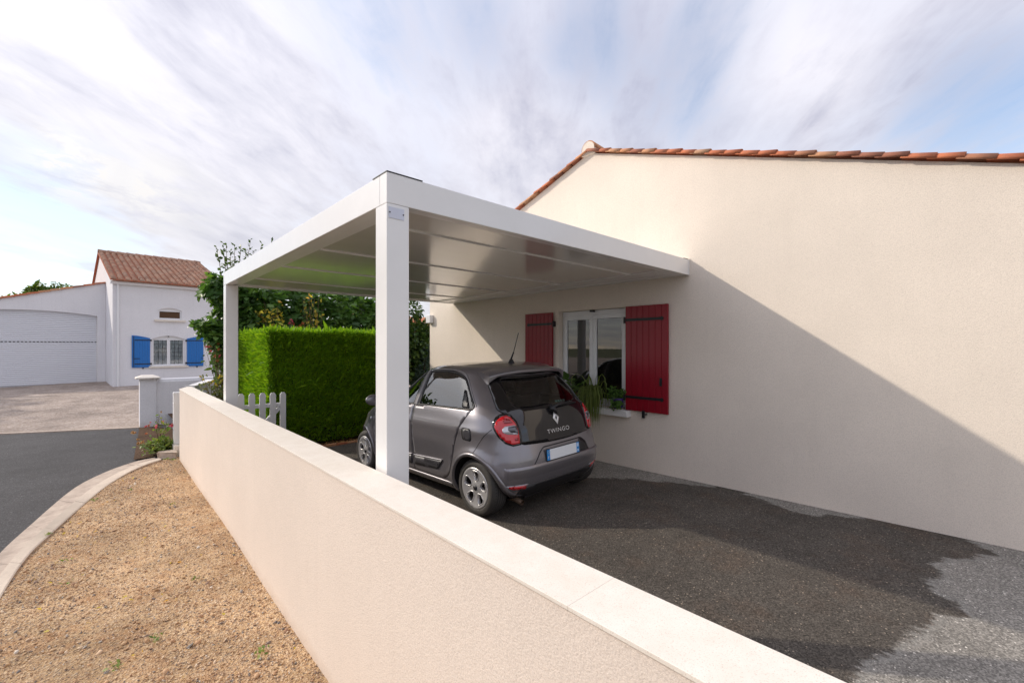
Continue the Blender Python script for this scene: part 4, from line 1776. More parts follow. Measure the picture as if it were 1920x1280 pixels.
def build_car():
    yaw = R(90 + 1.28)
    Xc, Yc = 3.688, 3.629
    root = thing('car', 'small grey five-door hatchback with black glass tailgate parked under the carport', 'car')
    fwd = Vector((math.cos(yaw), math.sin(yaw), 0))
    left = Vector((-fwd.y, fwd.x, 0))
    sf = .0148 * (fwd.x - fwd.y)
    sl = .0148 * (left.x - left.y)
    fz = (fwd + Vector((0, 0, sf))).normalized()
    lz = (left + Vector((0, 0, sl)))
    lz = (lz - fz * lz.dot(fz)).normalized()
    uz = fz.cross(lz)
    mt = Matrix((fz, lz, uz)).transposed().to_4x4()
    mt.translation = Vector((Xc, Yc, drive_z(Xc, Yc)))
    mt = mt @ Matrix.Diagonal((1, 1.07, 1, 1))
    root.matrix_world = mt

    # ---------------- body shell
    rows = np.r_[np.linspace(0, z2k(1.0), 64), np.linspace(z2k(1.0), _k[-1], 78)[1:]]
    NH = 150
    rings = []
    for k in rows:
        z = float(c_z(k))
        xr, xf, w, lr = float(c_xr(k)), float(c_xf(k)), float(c_w(k)), float(c_lr(k))
        lf = min(1.05, (xf - xr) * .45)
        xs, xe = xr + lr, xf - lf
        t = np.linspace(0, math.pi / 2, 160)
        rx = xs - lr * np.sin(t)[::-1] ** (2 / PE)
        ry = w * np.cos(t)[::-1] ** (2 / QE)
        mx = np.linspace(xs, xe, 160)[1:-1]
        fx = xe + lf * np.sin(t) ** (2 / PF)
        fy = w * np.cos(t) ** (2 / QF)
        X = np.r_[rx, mx, fx]
        Y = np.r_[ry, np.full(len(mx), w), fy]
        s_ = np.r_[0, np.cumsum(np.hypot(np.diff(X), np.diff(Y)))]
        q = np.linspace(0, s_[-1], NH)
        X, Y = np.interp(q, s_, X), np.interp(q, s_, Y)
        Y = Y + bulge(X, z) * np.clip(Y / (w * .8), 0, 1) ** 2
        rings.append(np.stack([X, Y, np.full(NH, z)], 1))
    half = np.array(rings)                     # rows x NH x 3, rear centre to front centre
    full = np.concatenate([half, half[:, -2:0:-1] * np.array([1, -1, 1])], 1)
    nr, nc = full.shape[:2]
    V = full.reshape(-1, 3)
    Fc = []
    body_f, lin_f = [], []
    for i in range(nr - 1):
        for j in range(nc):
            a, b = i * nc + j, i * nc + (j + 1) % nc
            c, d = a + nc, b + nc
            p = (V[a] + V[b] + V[c] + V[d]) / 4
            x, y, z = p
            skip = False
            for cx in (0., WB):
                if abs(y) > .45 and math.hypot(x - cx, z - HUB_Z) < ARCH_R and z < .72:
                    skip = True
            if abs(y) > .45 and z > 1.0 and not skip:
                if in_poly((x, z), WIN_R) or in_poly((x, z), WIN_F):
                    skip = True
            if x < .25 and abs(y) < .56 and z > 1.05 and in_poly((y, z), WIN_REAR):
                skip = True
            if x > 1.2 and z > 1.04 and abs(y) < .70 and in_poly((y, z), WIN_FRONT) and abs(float(front_x(y, z)) - x) < .06:
                skip = True
            if not skip:
                body_f.append((a, c, d, b))
                if z > .98:
                    lin_f.append((a, b, d, c))
    top = tuple((nr - 1) * nc + j for j in range(nc - 1, -1, -1))
    bot = tuple(range(nc))
    me = bpy.data.meshes.new('body')
    me.from_pydata([tuple(p) for p in V], [], body_f + [top, bot])
    me.materials.append(M['paint'])
    me.materials.append(M['satin_black'])
    me.polygons.foreach_set('use_smooth', [True] * len(me.polygons))
    mi = [0] * len(me.polygons)
    mi[-1] = 1
    me.polygons.foreach_set('material_index', mi)
    me.update()
    body = obj('body', me, root)
    # lining a little inside the shell
    cen = np.array((.9, 0, 1.0))
    V2 = (V - cen) * np.array((.975, .955, .965)) + cen
    me = bpy.data.meshes.new('cabin_lining')
    me.from_pydata([tuple(p) for p in V2], [], lin_f + [top[::-1]])
    me.materials.append(M['liner'])
    me.update()
    obj('cabin_lining', me, root)

    def part(name, mat, parent=None, smooth=True):
        class Ctx:
            pass
        m = MB()
        m.done = lambda **k: m.build(name, M[mat] if isinstance(mat, str) else mat, parent or root, smooth=smooth, **k)
        return m
    OL, OR_, OB, OF = (0, 1, .15), (0, -1, .15), (-1, 0, .3), (1, 0, .4)
    sides = ((map_left, OL, 1), (map_right, OR_, -1))

    # ---------------- wheel wells, floor
    for cx, nm in ((0., 'wheel_well'), (WB, 'wheel_well')):
        for sg in (1, -1):
            m = part(nm, 'dark')
            n = 28
            vs, fs = [], []
            for r, y in ((.352, .80), (.352, .45), (.02, .45)):
                for i in range(n + 1):
                    t = -.35 + (math.pi + .7) * i / n
                    yy = y
                    if y == .80:
                        yy = float(side_y(cx + r * math.cos(t), max(.19, HUB_Z + r * math.sin(t)))) - .012
                    vs.append((cx + r * math.cos(t), sg * yy, HUB_Z + r * math.sin(t)))
            for q in range(2):
                for i in range(n):
                    a = q * (n + 1) + i
                    fs.append((a, a + 1, a + n + 2, a + n + 1))
            m.add(vs, fs)
            m.done()
    m = part('floor', 'satin_black', smooth=False)
    m.box(-.33, 2.9, -.44, .44, .17, .19)
    m.box(.36, 2.13, -.66, .66, .26, .30)
    m.done()

    # ---------------- wheel arch lips
    for fm, out, sg in sides:
        for cx in (0., WB):
            m = part('wheel_arch', 'paint')
            line = []
            for i in range(41):
                t = R(-22 + (180 + 44) * i / 40)
                z = HUB_Z + .352 * math.sin(t)
                if z > .195:
                    line.append((cx + .352 * math.cos(t), z))
            ribbon(m, line, fm, .040, .006, out, skirt=.03)
            m.done()
        # ---------------- doors
        REAR_DOOR = [(1.155, .285), (1.155, .62), (1.160, .97), (1.145, 1.077), (.06, 1.100), (.105, 1.04), (.19, .93), (.265, .80), (.308, .69), (.336, .57), (.36, .47), (.40, .39), (.45, .345), (.52, .305), (.58, .285)]
        FRONT_DOOR = [(1.165, .285), (2.02, .285), (2.10, .35), (2.16, .62), (2.17, .87), (2.13, 1.06), (1.155, 1.077), (1.170, .97), (1.165, .62)]
        for poly in (REAR_DOOR, FRONT_DOOR):
            m = part('door', 'paint')
            patch(m, poly, fm, .0035, out, .045, .010)
            d = m.done()
            s_ = part('door_seam', 'seam', d)
            ribbon(s_, poly, fm, .0085, .0010, out, closed=True, step=.03)
            s_.done()
            # lower rubbing strip
            x0, x1 = (.615, 1.140) if poly is REAR_DOOR else (1.20, 1.98)
            rp = roundpoly([(x0 + .03, .385), (x1, .352), (x1, .458), (x0 - .07, .490)] if poly is REAR_DOOR else [(x0, .350), (x1, .345), (x1 + .02, .450), (x0, .457)], .012)
            s_ = part('rubbing_strip', 'trim_grey', d)
            patch(s_, rp, fm, .016, out, .04, .018)
            rs = s_.done()
            s_ = part('strip_edge', 'paint', d)
            ribbon(s_, [(x0 - .07, .496), (x1, .464)] if poly is REAR_DOOR else [(x0, .462), (x1, .456)], fm, .014, .020, out, skirt=.018)
            s_.done()
            if poly is REAR_DOOR and sg > 0:
                tv, tf = text_mesh('TWINGO', .048, .0)
                s_ = part('strip_lettering', 'satin_black', d, smooth=False)
                s_.add([tuple(offset_pt(fm, .775 - p[0] * 1.25, .430 + p[1] - (p[0] * .03), .0172, np.array(out, float), (.004, .004))) for p in tv], [tuple(f[::-1]) if sg > 0 else f for f in tf])
                s_.done()
        # sill highlight strip under the doors
        m = part('sill', 'paint')
        ribbon(m, [(.40, .245), (.60, .243), (2.06, .240), (2.14, .25)], fm, .040, .010, out, skirt=.02)
        m.done()
        # ---------------- side windows
        for poly, glass in ((WIN_R, 'privacy_glass'), (WIN_F, 'car_glass')):
            m = part('side_window', 'car_glass')
            patch(m, poly, fm, -.004, out, .06, 0)
            wg = m.done()
            f = part('window_seal', 'satin_black', wg)
            ribbon(f, poly, fm, .022, .003, out, closed=True, step=.02, skirt=.012)
            f.done()
        f = part('window_frame', 'pillar_grey')
        ribbon(f, [(1.126, 1.075), (1.103, 1.480)], fm, .078, .0085, out, skirt=.012)
        f.done()
        f = part('window_frame', 'paint')
        ribbon(f, [tuple(q) for q in smooth_line([(2.16, 1.085), (1.88, 1.275), (1.57, 1.472), (1.12, 1.494), (.64, 1.502), (.40, 1.478), (.30, 1.428), (.17, 1.285), (.028, 1.130)], 8)], fm, .013, .005, out, skirt=.012)
        f.done()
        f = part('window_sill_trim', 'satin_black')
        ribbon(f, [(2.12, 1.060), (1.15, 1.078), (.06, 1.098)], fm, .013, .007, out, skirt=.012)
        f.done()
        # rear door handle hidden in the window corner
        h = part('door_handle', 'satin_black')
        patch(h, roundpoly([(.115, 1.112), (.235, 1.110), (.275, 1.30), (.235, 1.275)], .02), fm, .004, out, .03, .012)
        h.done()
        if sg > 0:
            h = part('fuel_flap', 'trim_grey')
            patch(h, roundpoly([(.015, .785), (.140, .790), (.145, .905), (.02, .902)], .03), fm, .006, out, .03, .010)
            ff = h.done()
            h = part('flap_seam', 'seam', ff)
            patch(h, roundpoly([(.008, .778), (.165, .783), (.168, .912), (.012, .909)], .035), fm, .0015, out, .03, .004)
            h.done()
        h = part('indicator', 'clear_lens')
        patch(h, roundpoly([(2.265, .785), (2.315, .782), (2.315, .815), (2.265, .815)], .01), fm, .010, out, .02, .012)
        h.done()
        # bonnet shut line and front bumper line
        f = part('bumper_seam', 'seam')
        ribbon(f, [(-.035, .665), (-.09, .76), (-.15, .845), (-.22, .918)], fm, .006, .0008, out, skirt=.003)
        f.done()
        f = part('wing_seam', 'seam')
        ribbon(f, [(2.19, 1.0), (2.22, .8), (2.20, .66)], fm, .007, .0008, out, skirt=.003)
        f.done()
        # mirrors
        mm = part('mirror', 'paint')
        c = Vector((2.02, sg * .885, 1.075))
        vs, fs = [], []
        nu, nv = 14, 10
        for i in range(nv + 1):
            p_ = math.pi * i / nv
            for j in range(nu):
                t = 2 * math.pi * j / nu
                vs.append(c + Vector((.055 * math.sin(p_) * math.cos(t) * (1.2 if math.cos(t) > 0 else .5), .105 * math.cos(p_), .075 * math.sin(p_) * math.sin(t))))
        for i in range(nv):
            for j in range(nu):
                fs.append((i * nu + j, i * nu + (j + 1) % nu, (i + 1) * nu + (j + 1) % nu, (i + 1) * nu + j))
        mm.add(vs, fs)
        mi_ = mm.done()
        st = part('mirror_stalk', 'satin_black', mi_)
        st.tube([(2.06, sg * .75, 1.03), (2.03, sg * .85, 1.05)], .022, 8)
        st.done()

    # ---------------- headlights and nose
    for sg in (1, -1):
        m = part('headlight', 'clear_lens')
        c0 = roundpoly([(sg * .44, .78), (sg * .68, .76), (sg * .70, .86), (sg * .55, .90)], .05)
        patch(m, c0, map_front, .004, OF, .04, .012)
        m.done()
    m = part('front_grille', 'satin_black')
    patch(m, roundpoly([(-.42, .40), (.42, .40), (.46, .52), (-.46, .52)], .04), map_front, .004, OF, .05, .012)
    m.done()
    m = part('windscreen', 'clear_glass')
    patch(m, WIN_FRONT, map_front, -.002, OF, .07, 0)
    ws = m.done()
    m = part('windscreen_seal', 'satin_black', ws)
    ribbon(m, WIN_FRONT, map_front, .05, .004, OF, closed=True, step=.03, skirt=.012)
    m.done()

    # ---------------- tailgate: one black glass panel from the spoiler to the bumper
    hl = [(.515, .752), (.532, .79), (.545, .90), (.548, .99), (.565, 1.035), (.615, 1.068), (.640, 1.10), (.56, 1.41)]
    HATCH = roundpoly([(0, .722)] + hl + [(-a, b) for a, b in hl[::-1]], [.3, .03, .04, .05, .03, .03, .03, .03, .03, .03, .03, .03, .03, .03, .05, .04, .03])
    m = part('tailgate', 'gloss_black')
    patch(m, HATCH, map_rear, .006, OB, .035, .014, holes=[WIN_REAR])
    tg = m.done()
    m = part('rear_window', 'privacy_glass', tg)
    patch(m, WIN_REAR, map_rear, .0055, OB, .06, 0)
    m.done()
    m = part('tailgate_seam', 'seam', tg)
    ribbon(m, HATCH, map_rear, .012, .0015, OB, closed=True, step=.03, skirt=.004)
    m.done()
    # heating wires
    m = part('heating_wire', 'satin_black', tg)
    for z in (1.14, 1.175, 1.21, 1.245, 1.28, 1.315, 1.35):
        ribbon(m, [(-.44, z), (.44, z)], map_rear, .0022, .003, OB, skirt=.001, step=.06)
    m.done(kind='stuff')
    # reflection of the high stop lamp, painted as aqua dashes low in the window
    m = part('lamp_reflection', simple('aqua_reflection', (.30, .62, .58), .3), tg)
    for k in range(4):
        ribbon(m, [(-.115 - .043 * k, 1.115), (-.148 - .043 * k, 1.117)], map_rear, .020, .0045, OB, skirt=.001, step=.02)
    m.done(kind='stuff')

    # lettering and badge
    tv, tf = text_mesh('TWINGO', .062, .0)
    m = part('tailgate_lettering', 'letter', tg, smooth=False)
    m.add([tuple(offset_pt(map_rear, -p[0] * 1.22, .826 + p[1], .0105, np.array(OB, float), (.004, .004))) for p in tv], tf)
    m.done()
    m = part('badge', 'letter', tg, smooth=False)
    zc = .953
    outer = [(0, .066), (.046, 0), (0, -.066), (-.046, 0)]
    inner = [(0, .026), (.015, .004), (0, -.026), (-.015, -.004)]
    vs, fs = [], []
    for ring, h in ((outer, .006), (outer, .014), ([(a * .55, b * .55) for a, b in outer], .022), (inner, .016), (inner, .0075)):
        for a, b in ring:
            vs.append(tuple(offset_pt(map_rear, -a, zc + b, h, np.array(OB, float), (.004, .004))))
    for q in range(4):
        for k in range(4):
            fs.append((q * 4 + k, q * 4 + (k + 1) % 4, q * 4 + 4 + (k + 1) % 4, q * 4 + 4 + k))
    m.add(vs, fs)
    m.done()

    # wiper
    m = part('wiper', 'satin_black', tg)
    def rp(y, z, h):
        return tuple(offset_pt(map_rear, y, z, h, np.array(OB, float), (.004, .004)))
    m.tube([rp(.02, 1.042, .0), rp(.02, 1.045, .05)], [.030, .026], 12)
    m.tube([rp(.035, 1.075, .035), rp(.005, 1.02, .045), rp(-.015, .995, .02)], [.020, .026, .018], 10)
    m.tube([rp(.02, 1.046, .045), rp(-.10, 1.068, .046), rp(-.30, 1.072, .034), rp(-.415, 1.064, .022)], [.020, .015, .010, .006], 8)
    m.tube([rp(-.06, 1.063, .022), rp(-.42, 1.064, .014)], .006, 6)
    m.done()

    # spoiler over the window
    m = part('spoiler', 'paint')
    vs, fs = [], []
    ny = 40
    prof_n = 8
    for i in range(ny + 1):
        y = -.585 + 1.17 * i / ny
        t = abs(y) / .585
        # trailing edge and root follow the roof
        zt = 1.493 - .052 * t ** 2.6
        xt = -.105 + .115 * t ** 2.2
        zr_ = 1.548 - .075 * t ** 2.4
        xr_ = .26 + .0 * t
        th = .034 + (.050 * max(0, (t - .80) / .20) ** 1.5)
        vs += [(xr_, y, zr_), (xr_ - .12, y, zr_ - .002 + .004), (.5 * (xr_ - .12 + xt), y, .5 * (zr_ + zt) + .004), (xt + .02, y, zt + .003), (xt, y, zt - .008), (xt + .006, y, zt - th), (xt + .05, y, zt - th - .004), (xr_ - .05, y, zr_ - .10)]
    k = 8
    for i in range(ny):
        for j in range(k - 1):
            fs.append((i * k + j, i * k + j + 1, (i + 1) * k + j + 1, (i + 1) * k + j))
    fs += [tuple(range(k)), tuple(ny * k + j for j in range(k - 1, -1, -1))]
    m.add(vs, fs)
    m.cs = True
    sp = m.done()
    bv = sp.modifiers.new('bevel', 'BEVEL')
    bv.width, bv.segments, bv.limit_method, bv.angle_limit = .006, 3, 'ANGLE', R(35)
    m = part('spoiler_underside', 'gloss_black', sp)
    vs, fs = [], []
    for i in range(ny + 1):
        y = -.565 + 1.13 * i / ny
        t = abs(y) / .585
        zt = 1.493 - .052 * t ** 2.6
        xt = -.105 + .115 * t ** 2.2
        th = .034 + (.050 * max(0, (t - .80) / .20) ** 1.5)
        vs += [(xt + .012, y, zt - th - .0015), (.02 + .10 * t, y, 1.405 - .01 * t)]
    for i in range(ny):
        fs.append((i * 2, i * 2 + 1, i * 2 + 3, i * 2 + 2))
    m.add(vs, fs)
    m.done()

    # antenna at the rear of the roof
    m = part('antenna', 'satin_black')
    ax, ay, az = .29, .015, 1.556
    m.lathe([(.0, .055), (.012, .052), (.024, .034), (.034, .012), (.040, -.006)], (ax, ay, az), 'z', 14)
    m.tube([(ax + .005, ay, az + .04), (ax - .045, ay, az + .13)], [.011, .008], 8)
    m.tube([(ax - .045, ay, az + .13), (ax - .135, ay, az + .36)], [.0048, .0038], 6)
    m.done()

    # ---------------- tail lamps
    for sg in (1, -1):
        fm = map_corner(sg)
        out = (-.75, .66 * sg, .2)
        sc = (90., 1.)
        outer = [(66, .752), (57, .745), (49, .775), (42.5, .835), (38.6, .90), (36.2, .945), (38, .995), (42.5, 1.035), (49, 1.06), (56, 1.066), (61.5, 1.042), (65.5, .985), (67.3, .90), (67.6, .83)]
        m = part('tail_lamp', 'gloss_black')
        patch(m, outer, fm, .007, out, .035, .014, scale=sc)
        tl = m.done()
        red = [(64.5, .768), (57, .762), (50, .79), (44.3, .845), (41, .90), (38.9, .943), (40.8, .98), (44.5, 1.01), (50, 1.035), (56, 1.042), (60, 1.022), (63.3, .97), (64.9, .90), (65.3, .84)]
        m = part('red_lens', 'red_lens', tl)
        patch(m, red, fm, .012, out, .035, .008, scale=sc)
        m.done()
        dk = [(52, 1.02), (57.5, 1.010), (61.2, .968), (51.5, .966), (49.5, .99)]
        m = part('lamp_dark_panel', 'red_dark', tl)  # deeper red field high in the lens
        patch(m, dk, fm, .0132, out, .03, .002, scale=sc)
        m.done()
        cl = [(62.8, .947), (51.3, .942), (48, .915), (48.6, .885), (52, .866), (64.3, .853)]
        m = part('clear_lens', 'clear_lens', tl)
        patch(m, cl, fm, .0140, out, .03, .004, scale=sc)
        m.done()
        sm = [(63.9, .938), (55, .934), (54.0, .905), (57, .880), (64.5, .866)]
        m = part('smoked_lens', 'smoke_lens', tl)
        patch(m, sm, fm, .0162, out, .03, .004, scale=sc)
        m.done()
        low = [(63.8, .825), (60, .820), (60, .797), (63.5, .794)]
        m = part('lamp_dark_panel', 'red_dark', tl)  # deeper red field low in the lens
        patch(m, low, fm, .0134, out, .03, .002, scale=sc)
        m.done()
        # low reflectors in the bumper corners
        rf = roundpoly([(67, .335), (50.0, .345), (47.5, .388), (68.5, .372)], .4)
        rf = [(66.5, .308), (52, .316), (48.5, .342), (48.5, .356), (68, .346)]
        m = part('bumper_reflector', 'red_lens')
        patch(m, rf, fm, .0065, out, .03, .010, scale=sc)
        bref = m.done()
        m = part('reflector_bezel', 'paint', bref)
        patch(m, [(67.8, .294), (50.5, .303), (45.5, .336), (45.5, .366), (70, .357)], fm, .0035, out, .03, .010, scale=sc)
        m.done()

    # ---------------- bumper: ledge, recess with number plate, lower black valance
    m = part('bumper_ledge', 'paint')
    line = []
    for sg in (1, -1):
        pass
    # shelf that runs right round below the plate
    def ledge(a_from, a_to, sg):
        fmc = map_corner(sg)
        vs, fs = [], []
        n = 30
        for i in range(n + 1):
            a = a_from + (a_to - a_from) * i / n
            e = min(1, i / 4)
            out = np.array((-.75, .6 * sg, .2))
            for z, h in ((.542, .0006), (.534, .013 * e + .001), (.508, .016 * e + .001), (.46, .008 * e), (.42, .0004)):
                vs.append(tuple(offset_pt(fmc, a, z, h, out, (.5, .004))))
        for i in range(n):
            for j in range(4):
                q = (i * 5 + j, i * 5 + j + 1, (i + 1) * 5 + j + 1, (i + 1) * 5 + j)
                fs.append(q if sg > 0 else q[::-1])
        m.add(vs, fs)
    ledge(42, 80, 1)
    ledge(42, 80, -1)
    yl = float(c_w(z2k(.50))) * math.cos(R(80)) ** (2 / QE)
    vs, fs = [], []
    for i in range(31):
        y = yl - 2 * yl * i / 30
        for z, h in ((.542, .0006), (.534, .014), (.508, .017), (.46, .008), (.42, .0004)):
            vs.append(tuple(offset_pt(map_rear, y, z, h, np.array(OB, float), (.004, .004))))
    for i in range(30):
        for j in range(4):
            fs.append((i * 5 + j, i * 5 + j + 1, (i + 1) * 5 + j + 1, (i + 1) * 5 + j))
    m.add(vs, fs)
    m.done()
    # plate recess: a dark frame and a body-coloured field standing back
    m = part('plate_recess', 'satin_black')
    ring = roundpoly([(.43, .520), (-.46, .520), (-.40, .645), (-.33, .695), (.27, .690), (.33, .645)], .02)
    ribbon(m, ring, map_rear, .012, .0015, OB, closed=True, step=.03)
    patch(m, roundpoly([(-.285, .535), (-.445, .532), (-.39, .645), (-.328, .688), (-.285, .688)], .02), map_rear, .0022, OB, .04, .006)
    m.done()
    # number plate, white with a blue band at each end
    m = part('number_plate', 'plate', smooth=False)
    px_ = float(rear_x(.26, .60)) - .012
    tilt = .06
    def pp(y, z, h=0):
        return (px_ - h + (z - .60) * tilt, y, z - .013)
    def slab(mb, y0, y1, z0, z1, h0, h1):
        mb.hexa([pp(y0, z0, h1), pp(y0, z0, h0), pp(y1, z0, h0), pp(y1, z0, h1), pp(y0, z1, h1), pp(y0, z1, h0), pp(y1, z1, h0), pp(y1, z1, h1)])
    slab(m, -.255, .255, .562, .672, 0, .006)
    plt = m.done()
    for y0, y1 in ((.212, .2555), (-.2555, -.212)):
        m = part('plate_band', 'plate_blue', plt, smooth=False)
        slab(m, y0, y1, .5615, .6725, .0005, .0068)
        bnd = m.done()
        if y0 > 0:
            m = part('plate_stars', simple('plate_star', (.75, .68, .25), .4), bnd, smooth=False)
            for k in range(12):
                a = k * math.pi / 6
                yc, zc2 = .234 + .013 * math.cos(a), .645 + .013 * math.sin(a)
                slab(m, yc - .0017, yc + .0017, zc2 - .0017, zc2 + .0017, .0060, .0074)
            m.done(kind='stuff')
            tv, tf = text_mesh('F', .040, 0)
            m = part('plate_letter', 'plate', bnd, smooth=False)
            m.add([pp(.234 - p[0], .590 + p[1], .0075) for p in tv], tf)
            m.done()
        else:
            m = part('plate_badge', simple('plate_badge_pale', (.45, .62, .85), .4), bnd, smooth=False)
            slab(m, -.250, -.218, .625, .665, .0060, .0075)
            slab(m, -.247, -.221, .575, .598, .0060, .0075)
            m.done(kind='stuff')
    m = part('plate_holder', 'satin_black', plt, smooth=False)
    slab(m, -.262, .262, .536, .5605, -.002, .005)
    slab(m, -.262, .262, .6735, .680, -.002, .005)
    slab(m, .2565, .262, .5605, .6735, -.002, .005)
    slab(m, -.262, -.2565, .5605, .6735, -.002, .005)
    m.done(bevel=.002)
    # lower valance
    m = part('lower_valance', 'satin_black')
    patch(m, [(-.60, .200), (.60, .200), (.56, .322), (.52, .345), (-.52, .345), (-.56, .322)], map_rear, .008, OB, .05, .02)
    m.done()
    m = part('exhaust_pipe', 'tail_pipe')
    m.tube([(-.16, .54, .175), (-.34, .54, .180), (-.41, .54, .165)], [.024, .026, .026], 14, cap=False)
    m.tube([(-.16, .54, .175), (-.33, .54, .180), (-.408, .54, .165)], [.020, .021, .021], 14, cap=False)
    m.done()

    # ---------------- wheels
    def wheel(cx, sg, steer=0.):
        r, wd = HUB_Z, .195
        hub = Vector((cx, sg * .802, HUB_Z))
        yo = lambda d: sg * d                      # d: outwards from the outer face
        t = part('wheel', 'tyre')
        prof = [(.205, -.020), (.214, .000), (.235, .006), (.262, .004), (.280, -.006), (.291, -.024), (.2955, -.045), (.2965, -.09), (.2955, -.15), (.289, -.172), (.27, -.188), (.21, -.185)]
        vs, fs = [], []
        n = 72
        for rr, d in prof:
            for k in range(n):
                a = 2 * math.pi * k / n
                vs.append(hub + Vector((rr * math.cos(a), yo(d), rr * math.sin(a))))
        for i in range(len(prof) - 1):
            for k in range(n):
                fs.append((i * n + k, i * n + (k + 1) % n, (i + 1) * n + (k + 1) % n, (i + 1) * n + k))
        t.add(vs, fs)
        w = t.done()
        # tread: grooves run round, sipes across
        g = part('tread_groove', 'dark', w)
        for d in (-.055, -.085, -.115, -.145):
            g.lathe([(.2968, -.0035), (.2974, -.0025), (.2974, .0025), (.2968, .0035)], hub + Vector((0, yo(d), 0)), 'y', 72)
        for k in range(60):
            a = 2 * math.pi * k / 60
            pts = []
            for d, rr in ((-.026, .2928), (-.040, .2965)):
                for da in (-.008, .008):
                    pts.append(hub + Vector((rr * math.cos(a + da), yo(d), rr * math.sin(a + da))))
            g.add([p for p in pts], [(0, 1, 3, 2)])
        g.done(kind='stuff')
        b = part('rim_barrel', 'rim_dark', w)
        b.lathe([(.207, yo(-.004)), (.195, yo(-.03)), (.185, yo(-.10))], hub, 'y', 48)
        b.lathe([(.0, yo(-.098)), (.187, yo(-.10))], hub, 'y', 48)
        b.done()
        br = part('brake_disc', 'brake', w)
        br.lathe([(.06, yo(-.072)), (.125, yo(-.072)), (.128, yo(-.082))], hub, 'y', 36)
        br.done()
        # broad silver wheel trim with five six-sided openings
        def dish(rr):
            return float(np.interp(rr, [0, .05, .075, .11, .16, .195, .206, .214], [-.006, -.006, -.013, -.012, -.005, .004, .007, .001]))
        def rim_map(a, b):
            return np.array((hub.x + a, hub.y + sg * dish(math.hypot(a, b)), hub.z + b))
        holes = []
        for k in range(5):
            a0 = 2 * math.pi * k / 5 + math.pi / 2 + .05
            hp = []
            for rr, da in ((.066, 0), (.098, .34), (.158, .325), (.178, .20), (.178, -.20), (.158, -.325), (.098, -.34)):
                hp.append((rr * math.cos(a0 + da), rr * math.sin(a0 + da)))
            holes.append(roundpoly(hp, .012, 3))
        circ = [(.214 * math.cos(t), .214 * math.sin(t)) for t in [2 * math.pi * q / 72 for q in range(72)]]
        rim = part('rim', 'silver', w)
        patch(rim, circ, rim_map, .0, (0, sg, 0), .016, .034, holes=holes)
        rim.done()
        for hp in holes:
            ed = part('rim_edge', 'silver', w)
            c = np.mean(np.array(hp), 0)
            ribbon(ed, [tuple(c + (np.array(q) - c) * 1.06) for q in hp], rim_map, .010, .0035, (0, sg, 0), closed=True, step=.012, skirt=.006)
            ed.done()
        cap = part('hub_cap', 'satin_black', w)
        cap.lathe([(.028, yo(-.004)), (.026, yo(.001)), (.0, yo(.002))], hub, 'y', 24)
        cap.done()
    for cx in (0., WB):
        for sg in (1, -1):
            wheel(cx, sg)

    # ---------------- what shows through the glass
    def seat(x, y, rear=False):
        s_ = part('seat', 'seat')
        wv = .22 if not rear else .26
        def blk(x0, x1, z0, z1, lean, w_):
            s_.hexa([(x0, y - w_, z0), (x1, y - w_, z0), (x1, y + w_, z0), (x0, y + w_, z0), (x0 - lean, y - w_ * .9, z1), (x1 - lean, y - w_ * .9, z1), (x1 - lean, y + w_ * .9, z1), (x0 - lean, y + w_ * .9, z1)])
        blk(x, x + .48, .45, .58, .0, wv)
        blk(x - .06, x + .08, .55, 1.12, .14, wv)
        blk(x - .21, x - .11, 1.145, 1.29, .03, .125)
        s_.tube([(x - .15, y - .05, 1.10), (x - .16, y - .05, 1.17)], .008, 6)
        s_.tube([(x - .15, y + .05, 1.10), (x - .16, y + .05, 1.17)], .008, 6)
        so = s_.done(bevel=.035)
        so.modifiers[0].segments = 3
    for y in (.36, -.36):
        seat(1.32, y)
        seat(.62, y, True)
    m = part('dashboard', 'dash')
    m.box(1.86, 2.25, -.70, .70, .62, .97)
    m.box(1.80, 2.0, .18, .56, .90, 1.03)
    m.done(bevel=.04)
    m = part('steering_wheel', 'dash')
    n = 28
    c = Vector((1.70, .37, .96))
    ax1 = Vector((0, 1, 0)); ax2 = Vector((.42, 0, .9)).normalized()
    m.tube([c + (ax1 * math.cos(2 * math.pi * k / n) + ax2 * math.sin(2 * math.pi * k / n)) * .18 for k in range(n + 1)], .015, 8)
    m.tube([c - ax1 * .17, c, c + ax1 * .17], .02, 8)
    m.tube([c, Vector((1.86, .37, .90))], .04, 8)
    m.done()
    m = part('parcel_shelf', 'dash')
    m.box(-.22, .46, -.60, .60, .93, .955)
    m.done()
    m = part('rear_view_mirror', 'dash')
    m.box(1.60, 1.63, -.11, .11, 1.31, 1.375)
    m.tube([(1.62, 0, 1.37), (1.66, 0, 1.43)], .01, 6)
    m.done(bevel=.01)


build_car()
# ================================================================== plants
def norm(a):
    return a / (np.linalg.norm(a, axis=-1, keepdims=True) + 1e-9)


def rdir(n):
    return norm(RNG.normal(0, 1, (n, 3)))


# leaf outlines: (x across, y along 0..1), fan-triangulated from the midrib
def outline_leaf(pts, fold=.22, droop=.15):
    """half outline (x>=0) from base to tip -> folded leaf with a midrib"""
    n = len(pts)
    V, Fc = [], []
    for x, y in pts:
        V += [(0, y, -droop * y * y), (x, y, fold * x - droop * y * y), (-x, y, fold * x - droop * y * y)]
    for i in range(n - 1):
        a, b = 3 * i, 3 * i + 3
        Fc += [(a, a + 1, b + 1), (a, b + 1, b), (a + 2, a, b), (a + 2, b, b + 2)]
    return np.array(V, float), np.array(Fc)


